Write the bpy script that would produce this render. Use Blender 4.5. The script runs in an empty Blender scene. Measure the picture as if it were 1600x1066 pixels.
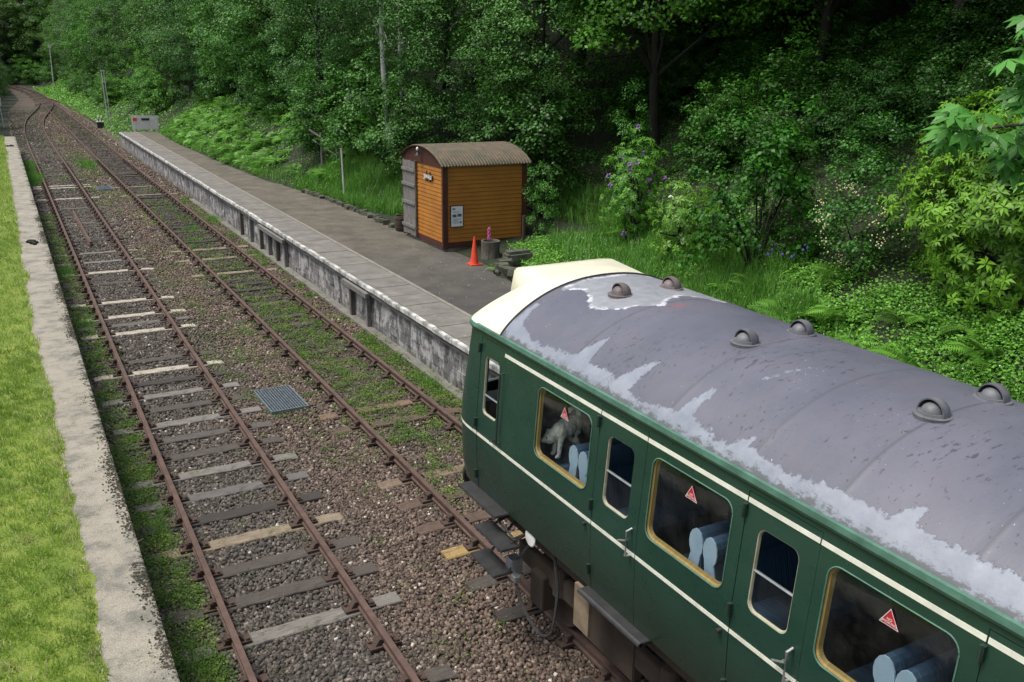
import bpy, bmesh, math, random
import numpy as np
from mathutils import Vector, Matrix, geometry
rng = np.random.default_rng(7); random.seed(7)
S = bpy.context.scene
COL = S.collection
# ------------------------------------------------------------------ camera
FPX, YAW, PIT, ROL, CH = 1413.72, 0.50731, 0.301491, 0.015139, 6.230
cy, sy, cp, sp = math.cos(YAW), math.sin(YAW), math.cos(PIT), math.sin(PIT)
F = Vector((sy*cp, cy*cp, -sp)); R0 = Vector((cy, -sy, 0)); U0 = R0.cross(F)
R = R0*math.cos(ROL)+U0*math.sin(ROL); U = U0*math.cos(ROL)-R0*math.sin(ROL)
cam = bpy.data.cameras.new("camera"); cam.sensor_width = 36; cam.lens = 36*FPX/1600
cam.clip_start = .05; cam.clip_end = 2000
co = bpy.data.objects.new("camera", cam); COL.objects.link(co)
co.matrix_world = Matrix(((R.x, U.x, -F.x, 0), (R.y, U.y, -F.y, 0), (R.z, U.z, -F.z, CH), (0, 0, 0, 1)))
S.camera = co
# ------------------------------------------------------------------ light
SUN_EL, SUN_AZ = math.radians(66), math.radians(-75)      # azimuth from +Y towards +X
w = bpy.data.worlds.new("World"); S.world = w; w.use_nodes = True
nt = w.node_tree; bg = nt.nodes["Background"]
sky = nt.nodes.new("ShaderNodeTexSky"); sky.sky_type = 'NISHITA'; sky.sun_disc = False
sky.sun_elevation = SUN_EL; sky.sun_rotation = SUN_AZ; sky.air_density = 1.0; sky.dust_density = 3.0; sky.ozone_density = 1.0
hs = nt.nodes.new('ShaderNodeHueSaturation'); hs.inputs['Saturation'].default_value = .55     # thin overcast whitens the sky
nt.links.new(sky.outputs[0], hs.inputs['Color']); nt.links.new(hs.outputs[0], bg.inputs[0]); bg.inputs[1].default_value = .125
sl = bpy.data.lights.new("sun", 'SUN'); sl.energy = 2.1; sl.angle = math.radians(24); sl.color = (1, .95, .86)
so = bpy.data.objects.new("sun", sl); COL.objects.link(so)
sd = Vector((math.sin(SUN_AZ)*math.cos(SUN_EL), math.cos(SUN_AZ)*math.cos(SUN_EL), math.sin(SUN_EL)))
so.rotation_euler = sd.to_track_quat('Z', 'Y').to_euler()
S.view_settings.view_transform = 'Standard'; S.view_settings.look = 'None'
S.view_settings.exposure = 0.75; S.view_settings.gamma = 1
S.cycles.max_bounces = 6; S.cycles.diffuse_bounces = 3; S.cycles.glossy_bounces = 3
S.cycles.transparent_max_bounces = 8; S.cycles.transmission_bounces = 4

# ------------------------------------------------------------------ materials
def N(nt, typ, **k):
    n = nt.nodes.new(typ)
    for a, v in k.items(): setattr(n, a, v)
    return n
def ramp(nt, src, stops, interp='LINEAR'):
    n = N(nt, 'ShaderNodeValToRGB'); n.color_ramp.interpolation = interp
    e = n.color_ramp.elements
    while len(e) > 1: e.remove(e[-1])
    e[0].position = stops[0][0]; e[0].color = (*stops[0][1], 1) if len(stops[0][1]) == 3 else stops[0][1]
    for p, c in stops[1:]:
        q = e.new(p); q.color = (*c, 1)
    nt.links.new(src, n.inputs[0]); return n.outputs[0]
def g3(v): return (v, v, v)
def noise(nt, scale, detail=4, rough=.55, vec=None, stretch=None, dist=0):
    tc = N(nt, 'ShaderNodeTexCoord'); src = tc.outputs['Object']
    if vec is not None: src = vec
    if stretch:
        m = N(nt, 'ShaderNodeMapping'); m.inputs['Scale'].default_value = stretch
        nt.links.new(src, m.inputs[0]); src = m.outputs[0]
    n = N(nt, 'ShaderNodeTexNoise'); n.inputs['Scale'].default_value = scale; n.inputs['Detail'].default_value = detail
    n.inputs['Roughness'].default_value = rough; n.inputs['Distortion'].default_value = dist
    nt.links.new(src, n.inputs['Vector']); return n.outputs['Fac']
def mixc(nt, f, a, b, mode='MIX'):
    m = N(nt, 'ShaderNodeMix', data_type='RGBA', blend_type=mode)
    for s, v in ((m.inputs[0], f), (m.inputs[6], a), (m.inputs[7], b)):
        if isinstance(v, (int, float)): s.default_value = v
        elif isinstance(v, tuple): s.default_value = (*v, 1)[:4]
        else: nt.links.new(v, s)
    return m.outputs[2]
def math_(nt, op, a, b=None, clamp=False):
    m = N(nt, 'ShaderNodeMath', operation=op, use_clamp=clamp)
    for s, v in ((m.inputs[0], a), (m.inputs[1], b)):
        if v is None: continue
        if isinstance(v, (int, float)): s.default_value = v
        else: nt.links.new(v, s)
    return m.outputs[0]
def bump(nt, h, strength=.5, dist=.01):
    b = N(nt, 'ShaderNodeBump'); b.inputs['Strength'].default_value = strength; b.inputs['Distance'].default_value = dist
    nt.links.new(h, b.inputs['Height']); return b.outputs[0]
def newmat(name):
    m = bpy.data.materials.new(name); m.use_nodes = True
    return m, m.node_tree, m.node_tree.nodes['Principled BSDF']
def mat(name, c, c2=None, scale=4, rough=.7, metal=0, bmp=0, bscale=None, stretch=None, lo=.35, hi=.65, spec=.5, bdist=.01, coat=0, detail=5):
    m, nt, p = newmat(name)
    p.inputs['Roughness'].default_value = rough; p.inputs['Metallic'].default_value = metal
    p.inputs['Specular IOR Level'].default_value = spec; p.inputs['Coat Weight'].default_value = coat
    if c2 is None: c2 = tuple(x*.75 for x in c)
    f = noise(nt, scale, detail, .6, stretch=stretch)
    nt.links.new(ramp(nt, f, [(lo, c), (hi, c2)]), p.inputs['Base Color'])
    if bmp:
        nt.links.new(bump(nt, noise(nt, bscale or scale*4, 4, .6, stretch=stretch), bmp, bdist), p.inputs['Normal'])
    return m
def attr(nt, name):
    a = N(nt, 'ShaderNodeAttribute'); a.attribute_name = name; return a.outputs['Fac']
def leafmat(name, dark, light, rough=.45, trans=.25, use_obj=True, spec=.5, extra=None):
    m, nt, p = newmat(name)
    c = ramp(nt, attr(nt, 'tint'), [(0, dark), (.75, light), (1, extra or tuple(min(1, x*1.35) for x in light))])
    if use_obj:
        oi = N(nt, 'ShaderNodeObjectInfo'); c = mixc(nt, 1.0, c, oi.outputs['Color'], 'MULTIPLY')
    nt.links.new(c, p.inputs['Base Color']); p.inputs['Roughness'].default_value = rough
    p.inputs['Specular IOR Level'].default_value = spec
    tr = N(nt, 'ShaderNodeBsdfTranslucent'); nt.links.new(c, tr.inputs[0])
    mx = N(nt, 'ShaderNodeMixShader'); mx.inputs[0].default_value = trans
    nt.links.new(p.outputs[0], mx.inputs[1]); nt.links.new(tr.outputs[0], mx.inputs[2])
    nt.links.new(mx.outputs[0], nt.nodes['Material Output'].inputs[0]); return m

# ------------------------------------------------------------------ object helpers
def tag(o, label=None, cat=None, group=None, kind=None):
    if label: o['label'] = label
    if cat: o['category'] = cat
    if group: o['group'] = group
    if kind: o['kind'] = kind
    return o
def thing(name, loc, label, cat, group=None, rz=0):
    o = bpy.data.objects.new(name, None); COL.objects.link(o); o.empty_display_size = .2
    o.location = loc; o.rotation_euler = (0, 0, rz); return tag(o, label, cat, group)
def origin(o):
    v = Vector((0, 0, 0))
    while o is not None: v += Vector(o.location); o = o.parent
    return v
def link(name, me, m, parent=None, world=True):
    """one mesh object; with world=True the mesh is in world coordinates and is shifted under its parent"""
    if m: 
        me.materials.clear()
        for mm in (m if isinstance(m, (list, tuple)) else [m]): me.materials.append(mm)
    o = bpy.data.objects.new(name, me); COL.objects.link(o)
    if parent is not None:
        o.parent = parent
        if world: me.transform(Matrix.Translation(-origin(parent)))
    return o
def copy_tree(o, parent=None):
    c = o.copy(); COL.objects.link(c)
    if parent is not None: c.parent = parent
    for ch in list(o.children): copy_tree(ch, c)
    return c
class MB:
    """collects boxes, prisms, tubes, lathes into one mesh"""
    def __init__(s): s.v = []; s.f = []; s.mi = []; s.cur = 0
    def add(s, vs, fs):
        n = len(s.v); s.v += [tuple(v) for v in vs]; s.f += [tuple(i+n for i in f) for f in fs]; s.mi += [s.cur]*len(fs); return s
    def box(s, x0, x1, y0, y1, z0, z1, rot=None, c=None):
        vs = [Vector(v) for v in ((x0,y0,z0),(x1,y0,z0),(x1,y1,z0),(x0,y1,z0),(x0,y0,z1),(x1,y0,z1),(x1,y1,z1),(x0,y1,z1))]
        if rot is not None:
            c = Vector(c) if c is not None else Vector(((x0+x1)/2, (y0+y1)/2, (z0+z1)/2))
            vs = [c+rot@(v-c) for v in vs]
        return s.add(vs, [(0,3,2,1),(4,5,6,7),(0,1,5,4),(1,2,6,5),(2,3,7,6),(3,0,4,7)])
    def tube(s, pts, r, n=8, r2=None, cap=True):
        pts = [Vector(p) for p in pts]; k = len(pts); vs = []; fs = []
        for i, p in enumerate(pts):
            d = (pts[min(i+1, k-1)]-pts[max(i-1, 0)]).normalized()
            a = d.cross(Vector((0, 0, 1)));
            if a.length < .05: a = d.cross(Vector((0, 1, 0)))
            a.normalize(); b = d.cross(a)
            rr = (r[i] if isinstance(r, (list, tuple)) else r if r2 is None else r+(r2-r)*i/(k-1))
            for j in range(n):
                t = 2*math.pi*j/n; vs.append(p+(a*math.cos(t)+b*math.sin(t))*rr)
        for i in range(k-1):
            for j in range(n):
                fs.append((i*n+j, i*n+(j+1) % n, (i+1)*n+(j+1) % n, (i+1)*n+j))
        if cap: fs.append(tuple(range(n-1, -1, -1))); fs.append(tuple((k-1)*n+j for j in range(n)))
        return s.add(vs, fs)
    def lathe(s, prof, n=20, c=(0, 0, 0), rot=None):
        vs = []; fs = []; k = len(prof); c = Vector(c)
        for r, z in prof:
            for j in range(n):
                t = 2*math.pi*j/n; v = Vector((r*math.cos(t), r*math.sin(t), z)); vs.append(c+(rot@v if rot else v))
        for i in range(k-1):
            for j in range(n): fs.append((i*n+j, i*n+(j+1) % n, (i+1)*n+(j+1) % n, (i+1)*n+j))
        fs.append(tuple(range(n-1, -1, -1))); fs.append(tuple((k-1)*n+j for j in range(n)))
        return s.add(vs, fs)
    def prism(s, poly, axis, a, b):
        """poly in the other two axes, extruded along axis from a to b"""
        n = len(poly)
        def P(q, t): return {0: (t, q[0], q[1]), 1: (q[0], t, q[1]), 2: (q[0], q[1], t)}[axis]
        vs = [P(q, a) for q in poly]+[P(q, b) for q in poly]
        return s.add(vs, [tuple(range(n-1, -1, -1)), tuple(range(n, 2*n))]+[(i, (i+1) % n, n+(i+1) % n, n+i) for i in range(n)])
    def sphere(s, c, r, n=12, m=8, cut=None):
        vs = []; fs = []; c = Vector(c); rx, ry, rz = (r, r, r) if isinstance(r, (int, float)) else r
        for i in range(m+1):
            ph = math.pi*i/m
            for j in range(n):
                t = 2*math.pi*j/n; vs.append(c+Vector((rx*math.sin(ph)*math.cos(t), ry*math.sin(ph)*math.sin(t), rz*math.cos(ph))))
        for i in range(m):
            for j in range(n): fs.append((i*n+j, (i+1)*n+j, (i+1)*n+(j+1) % n, i*n+(j+1) % n))
        return s.add(vs, fs)
    def mesh(s, name='m', smooth=None, bevel=0, weld=False):
        me = bpy.data.meshes.new(name); me.from_pydata(s.v, [], s.f)
        if any(s.mi): me.polygons.foreach_set('material_index', s.mi)
        bm = bmesh.new(); bm.from_mesh(me)
        if weld: bmesh.ops.remove_doubles(bm, verts=bm.verts, dist=1e-4)
        bmesh.ops.recalc_face_normals(bm, faces=bm.faces)
        if bevel:
            bmesh.ops.bevel(bm, geom=[e for e in bm.edges if e.calc_face_angle(0) > .6], offset=bevel, segments=2, affect='EDGES', clamp_overlap=True)
        bm.to_mesh(me); bm.free()
        if smooth is not None: shade(me, smooth)
        return me
    def build(s, name, m, parent=None, **k): return link(name, s.mesh(name, **k), m, parent)
def shade(me, ang=35):
    me.shade_smooth(); me.set_sharp_from_angle(angle=math.radians(ang)); return me
def fastmesh(name, V, Fc, k, attrs=None):
    """V (n,3), Fc (m,k) arrays -> mesh, quickly"""
    me = bpy.data.meshes.new(name); n = len(V); m = len(Fc)
    me.vertices.add(n); me.vertices.foreach_set('co', np.asarray(V, np.float32).ravel())
    me.loops.add(m*k); me.loops.foreach_set('vertex_index', np.asarray(Fc, np.int32).ravel())
    me.polygons.add(m); me.polygons.foreach_set('loop_start', np.arange(0, m*k, k, dtype=np.int32))
    me.polygons.foreach_set('loop_total', np.full(m, k, np.int32))
    for a, (dom, val) in (attrs or {}).items():
        at = me.attributes.new(a, 'FLOAT', dom); at.data.foreach_set('value', np.asarray(val, np.float32).ravel())
    me.update(calc_edges=True); me.validate(); return me
def rots(n, tilt=1.0, yaw=None, r=rng):
    """random rotation matrices: tilt away from up by up to tilt rad, random yaw"""
    yw = r.uniform(0, 2*np.pi, n) if yaw is None else yaw
    t = r.uniform(-1, 1, n)*tilt; u = r.uniform(-1, 1, n)*tilt*.7
    c, s = np.cos(yw), np.sin(yw); z = np.zeros(n); o = np.ones(n)
    Z = np.stack([c, -s, z, s, c, z, z, z, o], 1).reshape(n, 3, 3)
    c, s = np.cos(t), np.sin(t); X = np.stack([o, z, z, z, c, -s, z, s, c], 1).reshape(n, 3, 3)
    c, s = np.cos(u), np.sin(u); Y = np.stack([c, z, s, z, o, z, -s, z, c], 1).reshape(n, 3, 3)
    return Z@X@Y
def align(nrm, r=rng, spin=None):
    """matrices whose z axis is nrm (n,3)"""
    nrm = nrm/np.linalg.norm(nrm, axis=1, keepdims=True); n = len(nrm)
    a = r.normal(size=(n, 3)); x = np.cross(a, nrm); x /= np.linalg.norm(x, axis=1, keepdims=True); y = np.cross(nrm, x)
    return np.stack([x, y, nrm], 2)
def soup(name, tv, tf, pos, rot, scale, tint):
    tv = np.asarray(tv, float); tf = np.asarray(tf); n = len(pos); k = len(tv)
    sc = np.asarray(scale, float); sc = sc[:, None, None] if sc.ndim == 1 else sc[:, None, :]
    V = np.einsum('nij,nkj->nki', rot, tv[None]*sc)+pos[:, None, :]
    Fc = (tf[None]+(np.arange(n)*k)[:, None, None]).reshape(-1, tf.shape[1])
    return fastmesh(name, V.reshape(-1, 3), Fc, tf.shape[1], {'tint': ('FACE', np.repeat(tint, len(tf)))})
LEAF = ([(0, 0, 0), (.32, .5, .09), (0, 1, 0), (-.32, .5, .09)], [(0, 1, 2, 3)])
def merge(parts):
    """parts: list of (V, F) with equal face size"""
    V = []; Fc = []; o = 0
    for v, f in parts: V.append(np.asarray(v, float)); Fc.append(np.asarray(f)+o); o += len(v)
    return np.concatenate(V), np.concatenate(Fc)

# ------------------------------------------------------------------ terrain
def sm(a, b, x): t = np.clip((x-a)/(b-a), 0, 1); return t*t*(3-2*t)
FY = [-60, 10, 17, 21, 23, 27, 29.5, 34, 42, 60, 72, 100, 140, 200, 300]
FX = [12.4, 12.6, 13.2, 14.6, 15.2, 15.2, 12.3, 11.3, 10.1, 9.7, 10.2, 10.3, 9.6, 8.5, 6]
BX = [10.7, 10.7, 10.75, 10.8, 10.8, 10.8, 10.85, 10.75, 9.85, 9.35, 9.6]
BYY = [-60, 10, 17, 21, 23, 27, 30, 34.5, 42, 60, 72]
def xback(y): return np.interp(y, BYY, BX)
def tz(x, y):
    x = np.asarray(x, float); y = np.asarray(y, float)
    foot = np.interp(y, FY, FX)
    onp = sm(71.5, 69.5, y) if False else 1-sm(69.8, 71.5, y)
    base = -.27+1.11*sm(7.75, 8.1, x)*onp
    bank = np.minimum(np.maximum(x-foot, 0)*.62, 11)
    gentle = np.clip(x-xback(y), 0, 2.5)*.13*onp
    wob = .16*np.sin(x*.9+y*.31)*np.sin(y*.53+1.3)*sm(0, 3, x-foot)+.05*np.sin(x*3.1)*np.sin(y*2.7)*sm(0, 2, x-foot)
    left = np.minimum(np.maximum(-.6-x, 0)*.6, 9)*sm(71, 80, y)+np.maximum(-x-9, 0)*.0
    leftp = .9*sm(.3, -.1, x) if False else 0
    end = np.maximum(y-222-np.maximum(x, 0)*.3, 0)*.45
    return base+bank+gentle+wob+left+leftp+np.minimum(end, 12)
gx = np.unique(np.concatenate([np.arange(-60, -4, 3), np.arange(-4, 9, .5), np.arange(7.5, 8.3, .1), np.arange(9, 24, .35), np.arange(24, 50, 1.5), np.arange(50, 140, 8)]).round(3))
gy = np.unique(np.concatenate([np.arange(-40, 0, 2), np.arange(0, 45, .5), np.arange(45, 120, 1.2), np.arange(120, 320, 4)]).round(3))
X, Y = np.meshgrid(gx, gy); Zt = tz(X, Y)
nx, ny = len(gx), len(gy); I = np.arange(nx*ny).reshape(ny, nx)
Fc = np.stack([I[:-1, :-1], I[:-1, 1:], I[1:, 1:], I[1:, :-1]], -1).reshape(-1, 4)
gm = fastmesh('ground', np.stack([X, Y, Zt], -1).reshape(-1, 3), Fc, 4); gm.shade_smooth()
m, nt, p = newmat('soil_and_moss')
f1 = noise(nt, .8, 6, .65); f2 = noise(nt, 9, 5, .7)
c = mixc(nt, ramp(nt, f1, [(.4, g3(0)), (.6, g3(1))]), (.009, .018, .005), (.016, .015, .008))
c = mixc(nt, ramp(nt, f2, [(.45, g3(0)), (.7, g3(.8))]), c, (.03, .055, .014))
nt.links.new(c, p.inputs['Base Color']); p.inputs['Roughness'].default_value = .95
nt.links.new(bump(nt, f2, .8, .06), p.inputs['Normal'])
tag(link('ground', gm, m), 'dark wooded ground and embankment under the trees', kind='structure')

# trackbed of ballast
def catmull(P, step=1.0):
    P = [Vector((*p, 0)) for p in P]; out = []
    P = [P[0]*2-P[1]]+P+[P[-1]*2-P[-2]]
    for i in range(1, len(P)-2):
        a, b, c, d = P[i-1:i+3]; n = max(2, int((c-b).length/step))
        for k in range(n):
            t = k/n
            out.append(.5*((2*b)+(c-a)*t+(2*a-5*b+4*c-d)*t*t+(3*b-a-3*c+d)*t**3))
    out.append(P[-2]); return out
PATH_R = catmull([(5.756, -14), (5.756, 40), (5.756, 100), (5.756, 122), (5.72, 142), (5.45, 165), (4.6, 185), (2.9, 204), (-.5, 222), (-7, 240)], 1.5)
PATH_L = catmull([(2.303, -14), (2.303, 30), (2.303, 57), (2.30, 75), (2.5, 90), (3.1, 103), (4.2, 116), (5.15, 128), (5.65, 139)], 1.0)
m, nt, p = newmat('ballast_bed')
tc = N(nt, 'ShaderNodeTexCoord')
v = N(nt, 'ShaderNodeTexVoronoi'); v.inputs['Scale'].default_value = 17; nt.links.new(tc.outputs['Object'], v.inputs['Vector'])
sep = N(nt, 'ShaderNodeSeparateColor'); nt.links.new(v.outputs['Color'], sep.inputs[0])
st = ramp(nt, sep.outputs[0], [(0, (.035, .026, .02)), (.5, (.1, .072, .056)), (.85, (.17, .128, .1)), (1, (.34, .3, .25))])
soil = ramp(nt, noise(nt, 1.1, 6, .7), [(.42, g3(0)), (.62, g3(1))])
c = mixc(nt, soil, st, mixc(nt, .55, st, (.035, .024, .017)))
grn = ramp(nt, noise(nt, .45, 6, .75), [(.57, g3(0)), (.7, g3(.7))])
c = mixc(nt, grn, c, (.05, .07, .018))
sx = N(nt, 'ShaderNodeSeparateXYZ'); nt.links.new(tc.outputs['Object'], sx.inputs[0])
def band(nt, sx, x0, w_, ya, yb, amt):      # oily, silted strip between the rails
    d = math_(nt, 'ABSOLUTE', math_(nt, 'SUBTRACT', sx.outputs[0], x0)); d = math_(nt, 'ADD', d, math_(nt, 'MULTIPLY', math_(nt, 'SUBTRACT', noise(nt, 1.3, 5, .7), .5), .7))
    a_ = N(nt, 'ShaderNodeMapRange'); nt.links.new(d, a_.inputs[0]); a_.inputs[1].default_value = w_; a_.inputs[2].default_value = w_-.25
    b_ = N(nt, 'ShaderNodeMapRange'); nt.links.new(sx.outputs[1], b_.inputs[0]); b_.inputs[1].default_value = ya; b_.inputs[2].default_value = yb
    return math_(nt, 'MULTIPLY', math_(nt, 'MULTIPLY', a_.outputs[0], b_.outputs[0]), amt)
c = mixc(nt, band(nt, sx, 5.756, .8, 11, 24, .8), c, (.024, .02, .016))
fy = N(nt, 'ShaderNodeMapRange'); nt.links.new(sx.outputs[1], fy.inputs[0]); fy.inputs[1].default_value = 55; fy.inputs[2].default_value = 95; fy.inputs[4].default_value = .5
c = mixc(nt, fy.outputs[0], c, (.06, .044, .03))
nt.links.new(c, p.inputs['Base Color']); p.inputs['Roughness'].default_value = .9
nt.links.new(bump(nt, v.outputs['Distance'], 1, .03), p.inputs['Normal'])
M_BED = m
ys = np.concatenate([np.arange(-14, 72, .6), np.arange(72, 236, 2)])
cx = np.interp(ys, [q.y for q in PATH_R], [q.x for q in PATH_R])
wl = np.interp(ys, [-14, 72, 120, 150, 240], [5.3, 5.6, 5.2, 3.2, 2.6]); wr = np.interp(ys, [-14, 70, 74, 130, 240], [1.95, 1.95, 3.2, 3.0, 2.4])
u = np.linspace(0, 1, 30); X = cx[:, None]-wl[:, None]+(wl+wr)[:, None]*u[None]; Y = np.repeat(ys[:, None], 30, 1)
Z = -.218+.012*np.sin(X*2.3+Y*.9)*np.sin(Y*1.7)+.006*np.sin(X*7)*np.sin(Y*5.1); Z -= .1*np.maximum(0, 1-np.minimum(u, 1-u)*12)[None]*(ys > 71)[:, None]
I = np.arange(X.size).reshape(X.shape); Fc = np.stack([I[:-1, :-1], I[:-1, 1:], I[1:, 1:], I[1:, :-1]], -1).reshape(-1, 4)
tb = fastmesh('trackbed', np.stack([X, Y, Z], -1).reshape(-1, 3), Fc, 4); tb.shade_smooth()
tag(link('trackbed', tb, M_BED), 'stony brown ballast bed under the two tracks', kind='structure')

DK, GY, LT, TN, YL, BR = (.05, .043, .037), (.2, .185, .165), (.46, .42, .34), (.26, .21, .145), (.36, .25, .1), (.12, .08, .06)
def plan(y0, step, ymax, light, seed):
    r = random.Random(seed); out = []; y = y0
    while y < ymax:
        c = None
        for ly, lc in light:
            if abs(ly-y) < step*.5: c = lc
        bur = False
        if c is None:
            c = r.choice([DK, DK, (.065, .055, .047), (.085, .073, .062), (.1, .08, .06) if seed == 2 else (.13, .12, .105)])
            bur = r.random() < ((.15 if y < 12 else .35 if y < 20 else .62 if y < 62 else .9) if seed == 1 else (.55 if y < 16 else .85))
        out.append((y+r.uniform(-.02, .02), c, bur)); y += step if y < 90 else step*1.1
    return out
PL_L = plan(6.05, .79, 138, [(19.6, LT), (22.7, LT), (24.25, LT), (25.9, LT), (29.9, LT), (46.1, LT), (50.4, LT), (51.4, LT), (11.7, TN), (9.3, GY), (16.7, GY), (17.6, GY), (15.2, (.1, .09, .08)), (14.1, GY), (31.5, GY), (33, GY), (13, (.14, .13, .12))], 1)
PL_R = plan(5.9, .79, 236, [(27.9, TN), (30, TN), (32.2, TN), (49, TN), (46.5, TN), (10.1, YL), (14.8, BR), (15.5, (.2, .13, .09)), (12.5, (.2, .15, .1)), (11.8, BR), (11.0, BR)], 2)
# ballast stones: nobody could count them
def rock(r):
    v = np.array([(x, y, z) for x in (-1, 1) for y in (-1, 1) for z in (-1, 1)], float)
    v *= r.uniform(.55, 1.1, v.shape); v[:, 2] *= .7
    return v
RF = np.array([(0, 1, 3, 2), (4, 6, 7, 5), (0, 4, 5, 1), (2, 3, 7, 6), (0, 2, 6, 4), (1, 5, 7, 3)])
M_STONE, nt, p = newmat('ballast_stone')
pink = ramp(nt, attr(nt, 'tint'), [(0, (.028, .02, .015)), (.4, (.085, .06, .046)), (.75, (.18, .128, .1)), (.92, (.3, .245, .2)), (1, (.5, .45, .39))])
grey = ramp(nt, attr(nt, 'tint'), [(0, (.02, .017, .014)), (.4, (.06, .051, .042)), (.8, (.135, .118, .1)), (.95, (.24, .215, .185)), (1, (.45, .42, .37))])
tc = N(nt, 'ShaderNodeTexCoord'); sx = N(nt, 'ShaderNodeSeparateXYZ'); nt.links.new(tc.outputs['Object'], sx.inputs[0])
fx = math_(nt, 'ADD', sx.outputs[0], math_(nt, 'MULTIPLY', noise(nt, .35, 4, .6), 3.2))
fx = N(nt, 'ShaderNodeMapRange'); 
a = math_(nt, 'ADD', sx.outputs[0], math_(nt, 'MULTIPLY', noise(nt, .35, 4, .6), 3.2)); nt.links.new(a, fx.inputs[0])
fx.inputs[1].default_value = 4.3; fx.inputs[2].default_value = 5.6
nt.links.new(mixc(nt, band(nt, sx, 5.756, .8, 11, 24, .75), mixc(nt, fx.outputs[0], grey, pink), (.03, .024, .019)), p.inputs['Base Color']); p.inputs['Roughness'].default_value = .85
V = []; T = []
for (y0, y1, dens, s0, s1) in ((5.5, 9.5, 950, .016, .031), (9.5, 14, 900, .016, .031), (14, 20, 600, .018, .032), (20, 30, 330, .022, .036), (30, 46, 150, .03, .042), (46, 72, 50, .035, .05), (72, 118, 26, .045, .07)):
    n = int((y1-y0)*6.75*dens); P = np.stack([rng.uniform(.78, 7.5, n), rng.uniform(y0, y1, n), rng.uniform(-.222, -.196, n)], 1)
    V.append((P, rng.uniform(s0, s1, n)))
P = np.concatenate([a for a, b in V]); sc = np.concatenate([b for a, b in V]); n = len(P)
# the four-foot of the far track is dark and overgrown: fewer clean stones
dark = (P[:, 1] > 13) & (P[:, 0] > 4.9) & (P[:, 0] < 6.6) & (rng.random(n) < .72)
left = (P[:, 0] < 1.45) & (rng.random(n) < .65)
onsl = np.zeros(n, bool)
for xs_, pl_ in ((2.303, PL_L), (5.756, PL_R)):      # the uncovered sleepers have been brushed clear
    yv = np.array([q[0] for q in pl_ if not q[2] and q[0] < 84]); j = np.clip(np.searchsorted(yv, P[:, 1]), 1, len(yv)-1)
    dmin = np.minimum(np.abs(yv[j]-P[:, 1]), np.abs(yv[j-1]-P[:, 1])); onsl |= (np.abs(P[:, 0]-xs_) < 1.32) & (dmin < .125) & (rng.random(n) < .95)
dark |= onsl
P, sc = P[~(dark | left)], sc[~(dark | left)]; n = len(P)
rocks = [rock(rng) for _ in range(12)]; parts = []; tints = []
which = rng.integers(0, 12, n); rr = rots(n, 1.5)
tint = np.clip(rng.beta(2.2, 2.6, n)+(rng.random(n) < .012)*.5, 0, 1)
VV = []; 
for k in range(12):
    s_ = which == k; VV.append((np.einsum('nij,nkj->nki', rr[s_], rocks[k][None]*sc[s_][:, None, None])+P[s_][:, None]).reshape(-1, 3)); tints.append(tint[s_])
VV = np.concatenate(VV); tints = np.concatenate(tints)
Fc = (RF[None]+(np.arange(n)*8)[:, None, None]).reshape(-1, 4)
me = fastmesh('ballast', VV, Fc, 4, {'tint': ('FACE', np.repeat(tints, 6))})
tag(link('ballast', me, M_STONE), 'loose pinkish brown and grey track ballast stones', 'ballast', kind='stuff')

# ------------------------------------------------------------------ tracks
M_RUST = mat('rusty_rail_side', (.07, .043, .033), (.11, .067, .052), 6, .85, bmp=.3, bscale=60)
M_HEAD_L = mat('rust_pink_rail_head', (.19, .13, .118), (.26, .185, .17), 9, .5)
M_HEAD_R = mat('worn_brown_rail_head', (.1, .072, .056), (.15, .115, .098), 9, .45, metal=.3)
M_CHAIR = mat('rusty_cast_iron', (.045, .03, .023), (.075, .046, .034), 20, .9, bmp=.4)
M_WOOD, nt, p = newmat('sleeper_timber')
gr = noise(nt, 3, 6, .7, stretch=(1, 26, 26)); pt = noise(nt, 6, 5, .7)
oi = N(nt, 'ShaderNodeObjectInfo')
c = mixc(nt, 1, ramp(nt, gr, [(.3, (.35, .33, .32)), (.55, g3(.9)), (.75, g3(1.35))]), oi.outputs['Color'], 'MULTIPLY')
c = mixc(nt, ramp(nt, pt, [(.52, g3(0)), (.72, g3(.75))]), c, (.035, .027, .02))
nt.links.new(c, p.inputs['Base Color']); p.inputs['Roughness'].default_value = .9
nt.links.new(bump(nt, gr, .8, .012), p.inputs['Normal'])
def rail_mesh(path, off, name):
    prof = [(-.036, 0), (.036, 0), (.036, -.035), (.011, -.045), (.011, -.105), (.034, -.118), (.034, -.14), (-.034, -.14), (-.034, -.118), (-.011, -.105), (-.011, -.045), (-.036, -.035)]
    n = len(prof); vs = []; fs = []; mi = []
    for i, q in enumerate(path):
        d = (path[min(i+1, len(path)-1)]-path[max(i-1, 0)]).normalized(); s_ = Vector((d.y, -d.x, 0))
        for a, b in prof: vs.append(q+s_*(off+a)+Vector((0, 0, b)))
    for i in range(len(path)-1):
        for j in range(n):
            fs.append((i*n+j, i*n+(j+1) % n, (i+1)*n+(j+1) % n, (i+1)*n+j)); mi.append(1 if j == 0 else 0)
    fs += [tuple(range(n)), tuple((len(path)-1)*n+j for j in range(n-1, -1, -1))]; mi += [0, 0]
    me = bpy.data.meshes.new(name); me.from_pydata([tuple(v) for v in vs], [], fs); me.polygons.foreach_set('material_index', mi)
    bm = bmesh.new(); bm.from_mesh(me); bmesh.ops.recalc_face_normals(bm, faces=bm.faces); bm.to_mesh(me); bm.free(); return me
sleeper_meshes = []
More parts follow.
